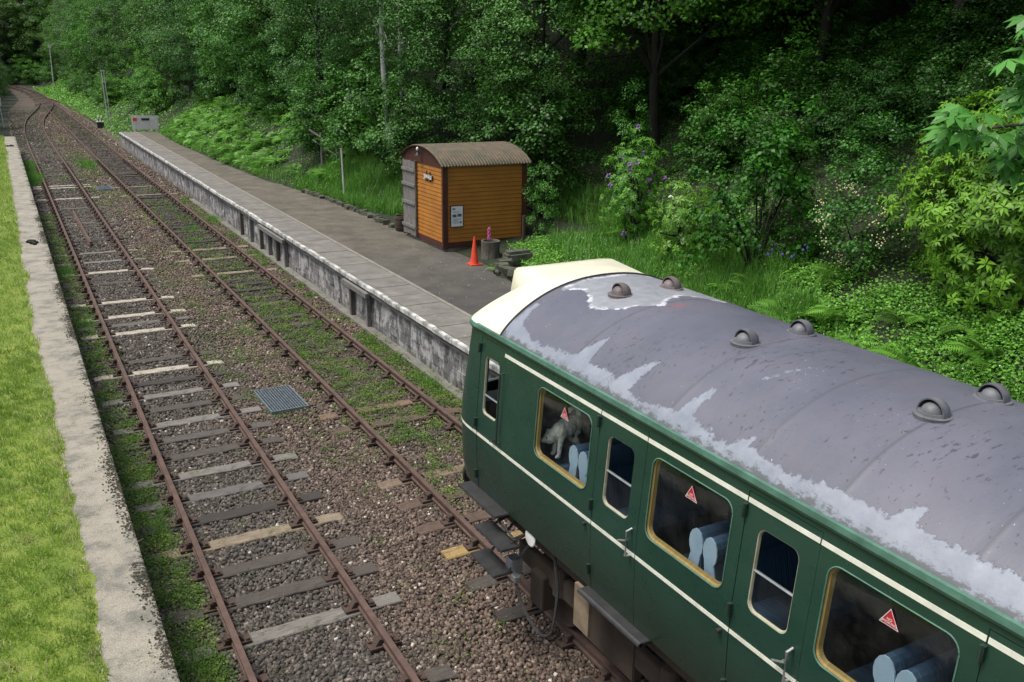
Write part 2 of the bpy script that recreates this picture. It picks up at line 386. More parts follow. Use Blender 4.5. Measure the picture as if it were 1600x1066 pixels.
for k in range(4):
    b = MB(); L, W, H = 1.295, .125, .1; nxs = 14; r = random.Random(k)
    vs = []; 
    for i in range(nxs+1):
        x = -L+2*L*i/nxs; a = r.uniform(-.006, .006); c_ = r.uniform(-.006, .006); e = 0 if 0 < i < nxs else r.uniform(0, .02)
        for (yy, zz) in ((-W, -H), (W, -H), (W+c_, -.012+a), (W-.012, a), (0, r.uniform(-.004, .004)), (-W+.012, c_), (-W+a, -.012+c_)): vs.append((x, yy, zz-e))
    fs = []
    for i in range(nxs):
        for j in range(7): fs.append((i*7+j, i*7+(j+1) % 7, (i+1)*7+(j+1) % 7, (i+1)*7+j))
    fs += [tuple(range(7)), tuple(nxs*7+j for j in range(6, -1, -1))]
    sleeper_meshes.append(b.add(vs, fs).mesh('sleeper'))
    sleeper_meshes[-1].materials.append(M_WOOD)
b = MB()   # rail chair with its sprung key, local to the rail centre, z = 0 at rail head
b.box(-.19, .19, -.085, .085, -.165, -.135)
b.prism([(-.12, -.135), (-.035, -.135), (-.03, -.05), (-.075, -.045)], 1, -.05, .05)
b.prism([(.12, -.135), (.035, -.135), (.03, -.06), (.06, -.055)], 1, -.05, .05)
b.lathe([(.022, -.135), (.022, -.112), (.012, -.105)], 8, (-.15, .05, 0)); b.lathe([(.022, -.135), (.022, -.112), (.012, -.105)], 8, (.15, -.05, 0))
b.tube([(-.075+.045*math.cos(t), .0+.05*math.sin(t), -.07+.012*math.sin(2*t)) for t in np.linspace(-2.6, 2.6, 10)], .011, 6)
chair_mesh = b.mesh('rail_chair'); chair_mesh.materials.append(M_CHAIR)
def lab(col):
    return None
def track(label, path, cxx, headmat, n, pl_, seed):
    t = thing('railway_track', (cxx, 0, 0), label, 'railway track')
    for off in (-.7525, .7525):
        link('rail', rail_mesh(path, off, 'rail'), [M_RUST, headmat], t)
    r = random.Random(seed); cnt = 0; restv = MB()
    px = [q.x for q in path]; py = [q.y for q in path]
    for y, colr, bur in pl_:
        x = float(np.interp(y, py, px)); ang = math.atan2(-(np.interp(y+.5, py, px)-np.interp(y-.5, py, px)), 1)
        if cnt < n:
            s_ = bpy.data.objects.new('sleeper', sleeper_meshes[r.randrange(4)]); COL.objects.link(s_); s_.parent = t
            sink = r.uniform(-.006, .01)+(.034 if bur else 0)
            s_.location = (x-cxx+r.uniform(-.04, .04), y, -.166-sink); s_.rotation_euler = (0, 0, ang+r.uniform(-.02, .02)); s_.color = (*colr, 1)
            if colr in (LT, YL): s_['label'] = 'pale newer timber sleeper'
            if y < 62:
                for off in (-.7525, .7525):
                    c_ = bpy.data.objects.new('rail_chair', chair_mesh); COL.objects.link(c_); c_.parent = s_
                    c_.location = (off-(s_.location.x-(x-cxx)), 0, .166+sink); c_.rotation_euler = (0, 0, 0 if off < 0 else math.pi)
        else:
            restv.box(x-1.29, x+1.29, y-.12, y+.12, -.3, -.206, Matrix.Rotation(ang, 3, 'Z'))
        cnt += 1
    if restv.v:
        o = restv.build('distant_sleepers', M_WOOD, t); o.color = (.1, .075, .055, 1); o['kind'] = 'stuff'
    return t
track('rusty disused-looking railway track beside the grassy platform, some pale sleepers', PATH_L, 2.303, M_HEAD_L, 100, PL_L, 1)
track('darker weedy railway track running beside the brick platform wall and under the carriage', PATH_R, 5.756, M_HEAD_R, 100, PL_R, 2)
# siding, loose rail
sd_ = thing('siding_rail', (7.9, 93, 0), 'single rusty siding rail running to the low ground signal', 'rail')
link('rail', rail_mesh(catmull([(7.98, 92.8), (7.9, 117), (7.35, 138), (6.55, 150)], 3), 0, 'rail'), [M_RUST, M_HEAD_R], sd_)
lr = catmull([(2.2, 34.2), (2.17, 41.7)], 2)
me = rail_mesh(lr, 0, 'loose_rail'); me.transform(Matrix.Translation((0, 0, -.02)))
tag(link('loose_rail', me, [M_RUST, M_HEAD_L]), 'short loose rusty rail lying between the rails of the left track', 'rail')

# ------------------------------------------------------------------ platforms
M_ASPH, nt, p = newmat('platform_asphalt')
tc = N(nt, 'ShaderNodeTexCoord'); sx = N(nt, 'ShaderNodeSeparateXYZ'); nt.links.new(tc.outputs['Object'], sx.inputs[0])
mr = N(nt, 'ShaderNodeMapRange'); nt.links.new(math_(nt, 'ADD', sx.outputs[1], math_(nt, 'MULTIPLY', noise(nt, .5, 5, .7), 10)), mr.inputs[0]); mr.inputs[1].default_value = 32; mr.inputs[2].default_value = 46
f = noise(nt, 1.3, 6, .7)
a = ramp(nt, f, [(.35, (.034, .034, .034)), (.65, (.056, .055, .053))]); b_ = ramp(nt, f, [(.35, (.07, .062, .045)), (.65, (.13, .115, .09))])
c = mixc(nt, mr.outputs[0], a, b_)
c = mixc(nt, ramp(nt, noise(nt, 14, 3, .5), [(.7, g3(0)), (.76, g3(.5))]), c, (.16, .14, .11))
# brown leaf litter drifted along the bank side
lit = N(nt, 'ShaderNodeMapRange'); nt.links.new(math_(nt, 'ADD', sx.outputs[0], math_(nt, 'MULTIPLY', noise(nt, 1.8, 5, .75), 1.2)), lit.inputs[0]); lit.inputs[1].default_value = 10.7; lit.inputs[2].default_value = 11.5
c = mixc(nt, lit.outputs[0], c, (.07, .05, .028))
nt.links.new(c, p.inputs['Base Color']); p.inputs['Roughness'].default_value = .92
nt.links.new(bump(nt, noise(nt, 90, 3, .7), .5, .01), p.inputs['Normal'])
M_SLAB = mat('concrete_slab', (.12, .113, .1), (.19, .18, .16), 2.2, .9, bmp=.4, bscale=60, detail=8)
M_KERB = mat('pale_concrete_kerb', (.17, .155, .13), (.24, .22, .19), 5, .9, bmp=.3, bscale=50)
M_WHITE = mat('chipped_white_edge_paint', (.55, .55, .53), (.2, .195, .18), 3.2, .85, lo=.42, hi=.6, bmp=.2)
# block wall
M_BLOCK, nt, p = newmat('weathered_block_wall')
tc = N(nt, 'ShaderNodeTexCoord'); mp = N(nt, 'ShaderNodeMapping'); nt.links.new(tc.outputs['Object'], mp.inputs[0]); mp.inputs['Rotation'].default_value = (0, math.radians(90), math.radians(90))
sx = N(nt, 'ShaderNodeSeparateXYZ'); cb = N(nt, 'ShaderNodeCombineXYZ'); nt.links.new(tc.outputs['Object'], sx.inputs[0])
nt.links.new(sx.outputs[1], cb.inputs[0]); nt.links.new(sx.outputs[2], cb.inputs[1])
br = N(nt, 'ShaderNodeTexBrick'); nt.links.new(cb.outputs[0], br.inputs['Vector']); br.inputs['Scale'].default_value = 1
br.inputs['Brick Width'].default_value = .46; br.inputs['Row Height'].default_value = .225; br.inputs['Mortar Size'].default_value = .009
br.inputs['Color1'].default_value = (.1, .095, .1, 1); br.inputs['Color2'].default_value = (.2, .19, .19, 1); br.inputs['Mortar'].default_value = (.035, .033, .03, 1); br.inputs['Mortar Smooth'].default_value = .3
st = ramp(nt, noise(nt, 1.6, 7, .75, vec=cb.outputs[0], stretch=(1.5, 1, 1)), [(.47, g3(0)), (.56, g3(1))])
c = mixc(nt, math_(nt, 'MULTIPLY', st, .8), br.outputs['Color'], (.46, .45, .45))
dk = ramp(nt, noise(nt, 1.1, 6, .7, vec=cb.outputs[0], stretch=(4, .8, 1)), [(.5, g3(0)), (.62, g3(.8))])
c = mixc(nt, dk, c, (.04, .038, .036))
ms = N(nt, 'ShaderNodeMapRange'); nt.links.new(math_(nt, 'ADD', sx.outputs[2], math_(nt, 'MULTIPLY', noise(nt, 2.5, 5, .7), .5)), ms.inputs[0])
ms.inputs[1].default_value = .28; ms.inputs[2].default_value = .02
c = mixc(nt, math_(nt, 'MULTIPLY', ms.outputs[0], .6), c, (.05, .06, .025))
nt.links.new(c, p.inputs['Base Color']); p.inputs['Roughness'].default_value = .92
nt.links.new(bump(nt, math_(nt, 'SUBTRACT', noise(nt, 12, 5, .7), br.outputs['Fac']), .7, .02), p.inputs['Normal'])
plat = thing('platform', (7.3, -12, 0), 'long tarmac station platform with white painted edge and stained block wall', 'platform')
X0 = 7.295; Y1 = 71
# asphalt sheet following the back edge
ys = np.arange(-12, Y1+.1, .5); vs = []; fs = []
for i, y in enumerate(ys):
    xb = float(xback(y))+.05*math.sin(y*2.1)+.04*math.sin(y*5.3)
    vs += [(8.40, y, .896), (9.3, y, .9+.004*math.sin(y)), (xb-.3, y, .898), (xb+.35, y, .875)]
    if i: fs += [tuple(4*(i-1)+j+k for k in (0, 1)) + (4*i+j+1, 4*i+j) for j in range(3)]
me = bpy.data.meshes.new('surface'); me.from_pydata(vs, [], fs); link('surface', me, M_ASPH, plat)
bm_ = MB(); y = -12; r = random.Random(3)
while y < Y1:
    L = .92; dz = r.uniform(-.004, .004); bm_.box(X0+.11, 8.335, y+.008, min(y+L, Y1)-.008, .82, .9+dz); y += L
bm_.build('paving_slabs', M_SLAB, plat, bevel=.006)
bm_ = MB(); bm_.box(8.345, 8.44, -12, Y1, .8, .91); bm_.build('kerb_strip', M_KERB, plat, bevel=.008)
cp_ = MB(); y = -12
while y < Y1:
    L = .92; dx = r.uniform(-.012, .012); dz = r.uniform(-.006, .006); cp_.box(X0+dx, X0+.105+dx, y+.004, min(y+L, Y1)-.004, .8+dz, .905+dz); y += L
cp_.build('edge_coping', M_WHITE, plat, bevel=.01)
MB().box(X0+.03, 7.9, -12, Y1, .7, .8).build('coping_underside', mat('dark_concrete', (.07, .065, .06), (.11, .1, .095), 3, .9), plat)
wl_ = MB(); r = random.Random(9); y = -12
wl_.box(7.42, 7.8, -12, Y1-.2, -.35, .7)
while y < Y1-1:    # some blocks stand a little proud
    for k in range(4):
        if r.random() < .3: wl_.box(7.42-r.uniform(.006, .02), 7.5, y+.01, y+.44, -.2+.225*k+.006, -.2+.225*k+.215)
    y += .46
wl_.build('block_wall', M_BLOCK, plat)
MB().prism([(Y1-.2, -.3), (Y1-.2, .895), (Y1+2.8, -.2), (Y1+2.8, -.3)], 0, 7.45, 9.9).build('end_ramp', M_SLAB, plat)
MB().box(7.2, 7.42, 8, 44, -.3, -.14).build('footing', M_SLAB, plat)

M_OLDWOOD = mat('weathered_grey_timber', (.22, .21, .195), (.09, .085, .08), 5, .9, bmp=.6, bscale=20, stretch=(8, 8, 1))
M_OLDWOOD2 = mat('grey_brown_timber', (.15, .13, .1), (.06, .053, .045), 5, .9, bmp=.6, bscale=20, stretch=(8, 8, 1))
def postset(ys_, y0, y1, label):
    t = thing('timber_bracing', (7.36, y0, -.25), label, 'timber props', 'timber props against the platform wall')
    for i, y in enumerate(ys_):
        MB().box(7.3, 7.41, y-.06, y+.06, -.3, .78, Matrix.Rotation(.02*math.sin(i*3), 3, 'X')).build('post', M_OLDWOOD2 if i % 2 else M_OLDWOOD, t, bevel=.008)
    MB().box(7.2, 7.297, y0, y1, .63, .76).build('rail', M_OLDWOOD, t, bevel=.008)
postset([20.55, 21.75], 20.3, 22.1, 'pair of grey timber props against the platform wall nearest the carriage')
postset([28.0, 29.0, 30.0, 31.1, 32.5, 34.0], 27.8, 30.9, 'row of six timber props under the platform edge, farther from the carriage')

# left platform
pl2 = thing('platform', (.75, -12, 0), 'disused platform edge of pale mossy concrete beside mown grass', 'platform')
M_CONC, nt, p = newmat('pinkish_mossy_concrete')
tc = N(nt, 'ShaderNodeTexCoord'); sx = N(nt, 'ShaderNodeSeparateXYZ'); nt.links.new(tc.outputs['Object'], sx.inputs[0])
c = ramp(nt, noise(nt, 2.4, 8, .75), [(.35, (.33, .3, .245)), (.5, (.27, .25, .205)), (.62, (.16, .155, .13))])
sp = ramp(nt, noise(nt, 70, 3, .6), [(.3, g3(.55)), (.6, g3(1.15))]); c = mixc(nt, 1, c, sp, 'MULTIPLY')
ed = N(nt, 'ShaderNodeMapRange'); nt.links.new(sx.outputs[0], ed.inputs[0]); ed.inputs[1].default_value = -.3; ed.inputs[2].default_value = 0.03; ed.inputs[3].default_value = -.17; ed.inputs[4].default_value = .1
msk = ramp(nt, math_(nt, 'ADD', math_(nt, 'ADD', noise(nt, 16, 6, .8), math_(nt, 'MULTIPLY', noise(nt, 1.1, 3, .6), .5)), ed.outputs[0]), [(.8, g3(0)), (.83, g3(.95))])
c = mixc(nt, msk, c, (.022, .022, .014))
nt.links.new(c, p.inputs['Base Color']); p.inputs['Roughness'].default_value = .95
nt.links.new(bump(nt, math_(nt, 'ADD', noise(nt, 60, 4, .7), msk), .6, .012), p.inputs['Normal'])
MB().box(-.05, .749, -12, 69.5, .78, .9).build('edge_slab', M_CONC, pl2, bevel=.012)
MB().box(-.05, .62, -12, 69.3, -.35, .78).build('wall', M_BLOCK, pl2)
# moss tufts lying along the edge
M_MOSS = leafmat('dark_moss', (.012, .013, .006), (.04, .035, .018), .9, 0, False)
n = 9000; yy = rng.uniform(6, 40, n); keep = (np.sin(yy*1.7)+np.sin(yy*.61+1)+.6*np.sin(yy*4.3)) > rng.uniform(-.4, 1.6, n); yy = yy[keep]; n = len(yy)
P = np.stack([.745-np.abs(rng.normal(0, .075, n)), yy, np.full(n, .902)], 1)
me = soup('edge_moss', [(-.5, -.5, 0), (.5, -.4, 0), (.4, .5, .25), (-.5, .4, .2), (0, 0, .6)], [(0, 1, 4), (1, 2, 4), (2, 3, 4), (3, 0, 4)], P, rots(n, .3), rng.uniform(.008, .028, n), rng.random(n))
tag(link('edge_moss', me, M_MOSS), 'dark clumps of dead moss along the left platform edge', 'moss', kind='stuff')
M_LAWN = mat('lawn_soil', (.1, .16, .018), (.2, .24, .04), 1.5, .95, bmp=.8, bscale=40, detail=8)
ys = np.concatenate([np.arange(-40, 6, 3), np.arange(6, 69.6, .12)]); xr = np.interp(ys, [-40, 7.5, 9.5, 13.3, 19, 28, 69.6], [.2, .19, .23, .16, .07, .05, .1])+.05*np.convolve(rng.normal(size=len(ys)), np.ones(9)/4, 'same')*.6+.02*rng.normal(size=len(ys))
vs = []; fs = []
for i, (y, xe) in enumerate(zip(ys, xr)):
    for x, z in ((-30, .9), (-8, .9), (-2, .91), (-.6, .918), (-.2, .92), (xe-.1, .922), (xe, .902)): vs.append((x, y, z))
    if i: fs += [(7*(i-1)+j, 7*(i-1)+j+1, 7*i+j+1, 7*i+j) for j in range(6)]
me = bpy.data.meshes.new('lawn'); me.from_pydata(vs, [], fs); me.shade_smooth()
tag(link('lawn', me, M_LAWN), 'mown grass surface of the left platform', kind='structure')
# end of the lawn
MB().box(-30, -.05, 69.4, 69.6, -.3, .9).build('platform_end_wall', M_BLOCK, pl2)
M_GRASS = leafmat('grass_blade', (.1, .2, .02), (.34, .49, .085), .6, .35, False, extra=(.55, .52, .28))
BL = ([(-.09, 0, 0), (.09, 0, 0), (.05, .25, .6), (0, .6, 1)], [(0, 1, 2, 3)])
PS = []; SC = []
for y0, y1, dens, s0, s1 in ((6, 11, 5200, .025, .075), (11, 18, 3000, .03, .085), (18, 32, 1100, .045, .085), (32, 69.3, 330, .07, .13)):
    n = int((y1-y0)*2.4*dens); P = np.stack([rng.uniform(-2.2, .2, n), rng.uniform(y0, y1, n), np.full(n, .905)], 1)
    e = np.interp(P[:, 1], ys, xr)+.02
    k = (P[:, 0] < e-.04+rng.normal(0, .035, n)); P = P[k]; PS.append(P); SC.append(rng.uniform(s0, s1, len(P)))
P = np.concatenate(PS); sc = np.concatenate(SC); n = len(P)
pat = .5+.5*np.sin(P[:, 0]*2.1+P[:, 1]*.8)*np.sin(P[:, 1]*1.3-P[:, 0])+.25*np.sin(P[:, 1]*5.1+P[:, 0]*4)
pat = pat+.5*np.sin(P[:, 0]*9+3*np.sin(P[:, 1]*2.3))*np.sin(P[:, 1]*7.3+P[:, 0]*3)
sc *= np.clip(1+.45*np.sin(P[:, 0]*13+2*np.sin(P[:, 1]*5))*np.sin(P[:, 1]*11+P[:, 0]*6), .6, 1.5)
tint = np.clip(.22+.3*rng.random(n)+.3*pat+(rng.random(n) < .07+.2*(P[:, 0] > .0))*.6, 0, 1)
me = soup('lawn_grass', *BL, P, rots(n, .75), sc, tint)
tag(link('lawn_grass', me, M_GRASS), 'short mown bright green grass blades with dry yellow clippings', 'grass', kind='stuff')
# dry clippings and twigs on the slab
b = MB(); r = random.Random(5)
for i in range(260):
    x = r.uniform(.12, .7); y = r.uniform(6.5, 16)**1; a = r.uniform(0, 6.3); L = r.uniform(.02, .09)
    b.tube([(x, y, .904), (x+L*math.cos(a), y+L*math.sin(a), .908), (x+1.6*L*math.cos(a+.4), y+1.6*L*math.sin(a+.4), .904)], .0013, 3)
tag(b.build('dry_clippings', mat('straw', (.5, .42, .24), (.32, .26, .15), 30, .8)), 'dry straw-coloured grass clippings scattered on the concrete edge', 'clippings', kind='stuff')
# clumps of dug up moss on the far slab
for (x, y, s_) in ((.42, 29.6, .22), (.25, 62, .2)):
    b = MB(); r = random.Random(int(y))
    for k in range(16):
        q = rock(rng)*s_*r.uniform(.15, .34); c = np.array([x+r.gauss(0, s_*.55), y+r.gauss(0, s_*.7), .93])
        b.add(q+c, [tuple(int(i) for i in f) for f in RF])
    tag(b.build('moss_heap', M_MOSS), 'dark heap of scraped moss on the pale slab, '+('the larger one halfway along' if s_ > .21 else 'near the far end of the slab'), 'moss heap')

# ------------------------------------------------------------------ drain grates
M_GALV = mat('galvanised_steel', (.25, .29, .31), (.16, .19, .21), 12, .45, metal=.5)
M_BLACK = mat('black_void', (.012, .012, .012), (.02, .02, .02), 9, .9)
def grate(x0, x1, y0, y1, rz, label, nx_, ny_):
    t = thing('drain_grate', ((x0+x1)/2, (y0+y1)/2, -.2), label, 'drain grate')
    b = MB()
    for i in range(nx_+1): xx = x0+(x1-x0)*i/nx_; b.box(xx-.006, xx+.006, y0, y1, -.17, -.125)
    for i in range(ny_+1): yy = y0+(y1-y0)*i/ny_; b.box(x0, x1, yy-.005, yy+.005, -.165, -.128)
    b.build('bars', M_GALV, t)
    b = MB()
    for q in ((x0-.02, x0, y0-.02, y1+.02), (x1, x1+.02, y0-.02, y1+.02), (x0, x1, y0-.02, y0), (x0, x1, y1, y1+.02)): b.box(*q, -.2, -.12)
    b.build('frame', M_GALV, t); MB().box(x0, x1, y0, y1, -.3, -.172).build('pit', M_BLACK, t)
    t.rotation_euler = (0, 0, rz)
grate(3.74, 4.42, 15.95, 17.2, .02, 'square-meshed galvanised drain grate lying in the ballast between the tracks', 13, 24)
grate(3.78, 4.4, 48.6, 50.0, 0, 'far flat grey drain cover between the tracks', 10, 16)

# ------------------------------------------------------------------ shed
shed = thing('shed', (10.75, 25, .9), 'orange boarded hut with rusty arched corrugated roof and grey plank door on the platform', 'shed')
SX0, SX1, SY0, SY1, SZ0, SZ1 = 10.77, 13.42, 23.5, 26.42, 1.03, 3.33
M_OR, nt, p = newmat('ochre_painted_boards')
c = ramp(nt, noise(nt, 1.5, 6, .6), [(.35, (.4, .155, .018)), (.65, (.29, .11, .015))]); 
c = mixc(nt, ramp(nt, noise(nt, 6, 5, .7, stretch=(1, 1, 10)), [(.6, g3(0)), (.75, g3(.35))]), c, (.12, .06, .02))
nt.links.new(c, p.inputs['Base Color']); p.inputs['Roughness'].default_value = .55
nt.links.new(bump(nt, noise(nt, 30, 4, .6), .2, .01), p.inputs['Normal'])
M_BRN = mat('dark_brown_paint', (.075, .02, .012), (.05, .015, .01), 6, .55, bmp=.2)
def boards(axis, a0, a1, fixed, outward, z0, z1, h=.118):
    """shiplap boards: each tilted a little and proud at its lower edge"""
    b = MB(); z = z0; k = 0
    while z < z1-.01:
        zt = min(z+h-.006, z1); o1, o2 = .022, .008
        pr = [(fixed+outward*o1, z), (fixed+outward*o2, zt), (fixed-outward*.03, zt), (fixed-outward*.03, z)]
        if axis == 'x': b.prism([(q[0], q[1]) for q in pr], 0, a0, a1)
        else: b.prism([(q[0], q[1]) for q in pr], 1, a0, a1)
        z += h
    return b
boards('x', SX0+.12, SX1-.08, SY0, -1, SZ0+.12, SZ1).build('side_wall', M_OR, shed)
boards('x', SX0+.12, SX1-.08, SY1, 1, SZ0+.12, SZ1).build('side_wall', M_OR, shed)
boards('y', SY0+.1, SY0+1.86, SX0, -1, SZ0+.12, SZ1-.04).build('front_wall', M_OR, shed)
boards('y', SY0+.1, SY1-.1, SX1, 1, SZ0+.12, SZ1).build('back_wall', M_OR, shed)
for x in (SX0, SX1-.07):
    for y in (SY0, SY1): MB().box(x-.045, x+.115, y-.045, y+.055, SZ0-.08, SZ1+.01).build('corner_post', M_BRN, shed, bevel=.006)
MB().box(SX0-.02, SX1+.03, SY0-.02, SY1+.02, SZ0-.05, SZ0+.12).build('base_board', M_BRN, shed)
MB().box(SX0+.05, SX1-.05, SY0+.03, SY1-.03, .8, SZ0).build('brick_base', M_KERB, shed)
# roof: arch along x
YC = (SY0+SY1)/2; HW = (SY1-SY0)/2+.13; RISE = .46
M_ROOF = mat('rusty_mossy_corrugated_iron', (.115, .08, .05), (.055, .056, .035), 3.5, .8, bmp=.5, bscale=30, detail=8)
nxr, nyr = 330, 26; xs_ = np.linspace(SX0-.13, SX1+.16, nxr); th = np.linspace(-1, 1, nyr)
XX, TT = np.meshgrid(xs_, th, indexing='ij'); ZZ = SZ1+RISE*(1-TT**2)**.85 + .017*np.sin(XX*2*math.pi/.098); YYy = YC+TT*HW
V1 = np.stack([XX, YYy, ZZ+.012], -1).reshape(-1, 3); V2 = V1-np.array([0, 0, .014])
I = np.arange(nxr*nyr).reshape(nxr, nyr); q = np.stack([I[:-1, :-1], I[1:, :-1], I[1:, 1:], I[:-1, 1:]], -1).reshape(-1, 4)
n0 = nxr*nyr; rim = [I[0, :], I[:, -1], I[-1, ::-1], I[::-1, 0]]
rq = []
for e in rim:
    for a, b2 in zip(e[:-1], e[1:]): rq.append((a, b2, b2+n0, a+n0))
me = fastmesh('roof', np.concatenate([V1, V2]), np.concatenate([q, q[:, ::-1]+n0, np.array(rq)]), 4); shade(me, 60); link('roof', me, M_ROOF, shed)
arch = [(YC+t*(HW-.12), SZ1-.02+RISE*(1-t*t)**.85) for t in np.linspace(-1, 1, 21)]
arch[0] = (arch[0][0], SZ1-.03); arch[-1] = (arch[-1][0], SZ1-.03)
MB().prism([(YC+HW-.12, SZ1-.06), (YC-HW+.12, SZ1-.06)]+arch, 0, SX0-.03, SX0+.02).build('gable_board', M_BRN, shed)
MB().prism([(YC+HW-.12, SZ1-.06), (YC-HW+.12, SZ1-.06)]+arch, 0, SX1-.02, SX1+.03).build('gable_board', M_BRN, shed)
# door: grey vertical planks with four ledges
dr = MB(); r = random.Random(4); y = SY0+1.93
while y < SY1-.06:
    wd = .125; dr.box(SX0-.06, SX0-.03, y+.004, min(y+wd, SY1-.03), SZ0-.02+r.uniform(-.01, .03), SZ1-.06+r.uniform(-.02, .01)); y += wd
door = dr.build('plank_door', M_OLDWOOD, shed)
for z in (1.28, 2.0, 2.55, 3.0):
    MB().box(SX0-.105, SX0-.06, SY0+1.9, SY1-.0, z-.045, z+.045).build('ledge', M_OLDWOOD, door, bevel=.004)
M_IRON = mat('black_iron', (.02, .02, .022), (.035, .035, .035), 9, .5)
b = MB(); b.tube([(SX0-.06, SY1-.05, 2.2), (SX0-.15, SY1-.05, 2.22), (SX0-.15, SY1-.05, 2.42), (SX0-.06, SY1-.05, 2.44)], .012, 6); b.build('handle', M_IRON, door)
MB().box(SX0-.02, SX0+.02, SY0+1.9, SY1-.05, SZ0, SZ1).build('door_frame', M_BRN, shed)
MB().box(SX0-.09, SX0-.03, SY0+1.845, SY0+1.9, SZ0-.03, SZ1-.02).build('door_post', M_OLDWOOD2, shed)
# lamp on the gable, name plate
lamp = thing('wall_lamp', (SX0-.1, YC+.02, 3.7), 'black lantern with white cap fixed on the hut gable above the door', 'lamp')
M_WPAINT = mat('white_paint', (.75, .75, .73), (.6, .6, .58), 8, .5)
b = MB(); b.tube([(SX0-.03, YC+.02, 3.56), (SX0-.13, YC+.02, 3.6), (SX0-.16, YC+.02, 3.68)], .014, 6); b.lathe([(.07, 3.53), (.085, 3.5), (.02, 3.6), (.02, 3.62)], 12, (SX0-.15, YC+.02, 0)); b.build('bracket', M_IRON, lamp)
MB().sphere((SX0-.16, YC+.02, 3.69), (.04, .04, .06), 10, 6).build('cap', M_WPAINT, lamp, smooth=60)
def text(name, s, size, loc, xdir, up, m, parent=None, align_='CENTER', ext=.002, bold=0):
    cu = bpy.data.curves.new(name, 'FONT'); cu.body = s; cu.size = size; cu.align_x = align_; cu.align_y = 'CENTER'; cu.extrude = ext; cu.offset = bold; cu.space_line = .9
    o = bpy.data.objects.new('tmp', cu); COL.objects.link(o); bpy.context.view_layer.update()
    me = bpy.data.meshes.new_from_object(o); bpy.data.objects.remove(o)
    x = Vector(xdir).normalized(); y = Vector(up).normalized(); z = x.cross(y)
    me.transform(Matrix(((x.x, y.x, z.x, loc[0]), (x.y, y.y, z.y, loc[1]), (x.z, y.z, z.z, loc[2]), (0, 0, 0, 1))))
    return link(name, me, m, parent)
yy = SY0+.98
npl = thing('name_plate', (SX0-.04, yy, 2.9), 'small black plate with raised white lettering hung on the hut front', 'sign')
MB().box(SX0-.06, SX0-.03, yy-.32, yy+.3, 2.86, 2.99).build('plate', M_IRON, npl, bevel=.01)
b = MB(); b.box(SX0-.05, SX0-.03, yy-.14, yy-.11, 2.78, 3.09); b.box(SX0-.05, SX0-.03, yy+.1, yy+.13, 2.8, 3.1); b.build('hanger', M_IRON, npl)
text('lettering', 'JEWALS', .16, (SX0-.064, yy, 2.925), (0, -1, 0), (0, 0, 1), M_WPAINT, npl, bold=.004)
# poster on the long wall
PX, PZ = 11.16, 1.9
po = thing('poster', (PX, SY0-.04, PZ), 'white paper notice in a black frame on the long orange wall', 'poster')
MB().box(PX-.2, PX+.2, SY0-.055, SY0-.02, PZ-.31, PZ+.31).build('frame', M_IRON, po)
MB().box(PX-.18, PX+.18, SY0-.06, SY0-.052, PZ-.29, PZ+.29).build('sheet', mat('paper', (.68, .7, .74), (.6, .62, .66), 5, .5), po)
b = MB(); b.box(PX-.15, PX-.06, SY0-.063, SY0-.059, PZ+.2, PZ+.24); b.box(PX-.15, PX-.02, SY0-.063, SY0-.059, PZ-.02, PZ+.06); b.box(PX+.01, PX+.14, SY0-.063, SY0-.059, PZ-.01, PZ+.07); b.box(PX+.09, PX+.14, SY0-.063, SY0-.059, PZ-.2, PZ-.15)
b.build('pictures', mat('dark_print', (.03, .035, .04), (.12, .13, .14), 30, .5), po)
b = MB(); r = random.Random(2)
for k in range(7): b.box(PX-.14, PX+r.uniform(.03, .14), SY0-.0625, SY0-.059, PZ-.07-k*.022, PZ-.064-k*.022)
for k in range(3): b.box(PX-.14, PX+r.uniform(.03, .14), SY0-.0625, SY0-.059, PZ+.15-k*.022, PZ+.156-k*.022)
b.build('print_lines', mat('grey_print', (.25, .26, .28), None, 30, .5), po)

# ------------------------------------------------------------------ small things on the platform
M_CONE = mat('orange_red_plastic', (.75, .075, .03), (.62, .06, .03), 5, .45)
cn = thing('traffic_cone', (10.8, 21.6, .9), 'plain red-orange traffic cone beside the hut', 'traffic cone')
MB().lathe([(.135, .0), (.135, .03), (.118, .03), (.028, .72), (.024, .75)], 24, (10.8, 21.6, .9)).build('cone', M_CONE, cn, smooth=40)
MB().box(10.63, 10.97, 21.43, 21.77, .9, .925).build('base', M_CONE, cn, bevel=.01)
M_BARK = mat('grey_brown_bark', (.14, .125, .1), (.05, .045, .035), 7, .95, bmp=1, bscale=18, stretch=(1, 1, .35), bdist=.03)
M_CUT = mat('cut_wood', (.3, .24, .16), (.16, .12, .08), 14, .9)
sp_ = thing('stump_planter', (11.55, 22.1, .85), 'upright cut log used as a planter beside the cone', 'log')
MB().lathe([(.3, .8), (.27, .95), (.255, 1.2), (.27, 1.4), (.21, 1.4), (.2, 1.33)], 18, (11.55, 22.1, .0)).build('log', M_BARK, sp_, smooth=50)
MB().lathe([(.21, 1.33), (.2, 1.335)], 18, (11.55, 22.1, 0)).build('soil', M_BLACK, sp_)
fg = thing('foxglove', (11.5, 22.05, 1.35), 'single pink foxglove spike growing from the cut log', 'flower')
MB().tube([(11.5, 22.05, 1.33), (11.49, 22.05, 1.6), (11.44, 22.05, 1.86)], .008, 5).build('stem', mat('stem_green', (.07, .13, .03), None, 9, .7), fg)
b = MB(); r = random.Random(1)
for k in range(22):
    z = 1.5+.32*k/22; a = k*2.4; b.lathe([(.006, 0), (.02, -.03), (.03*(1-k/30), -.06)], 6, (11.485-.05*(z-1.5)+.03*math.cos(a), 22.05+.03*math.sin(a), z))
b.build('blossoms', mat('pink_petals', (.62, .12, .32), (.5, .1, .3), 20, .6), fg)
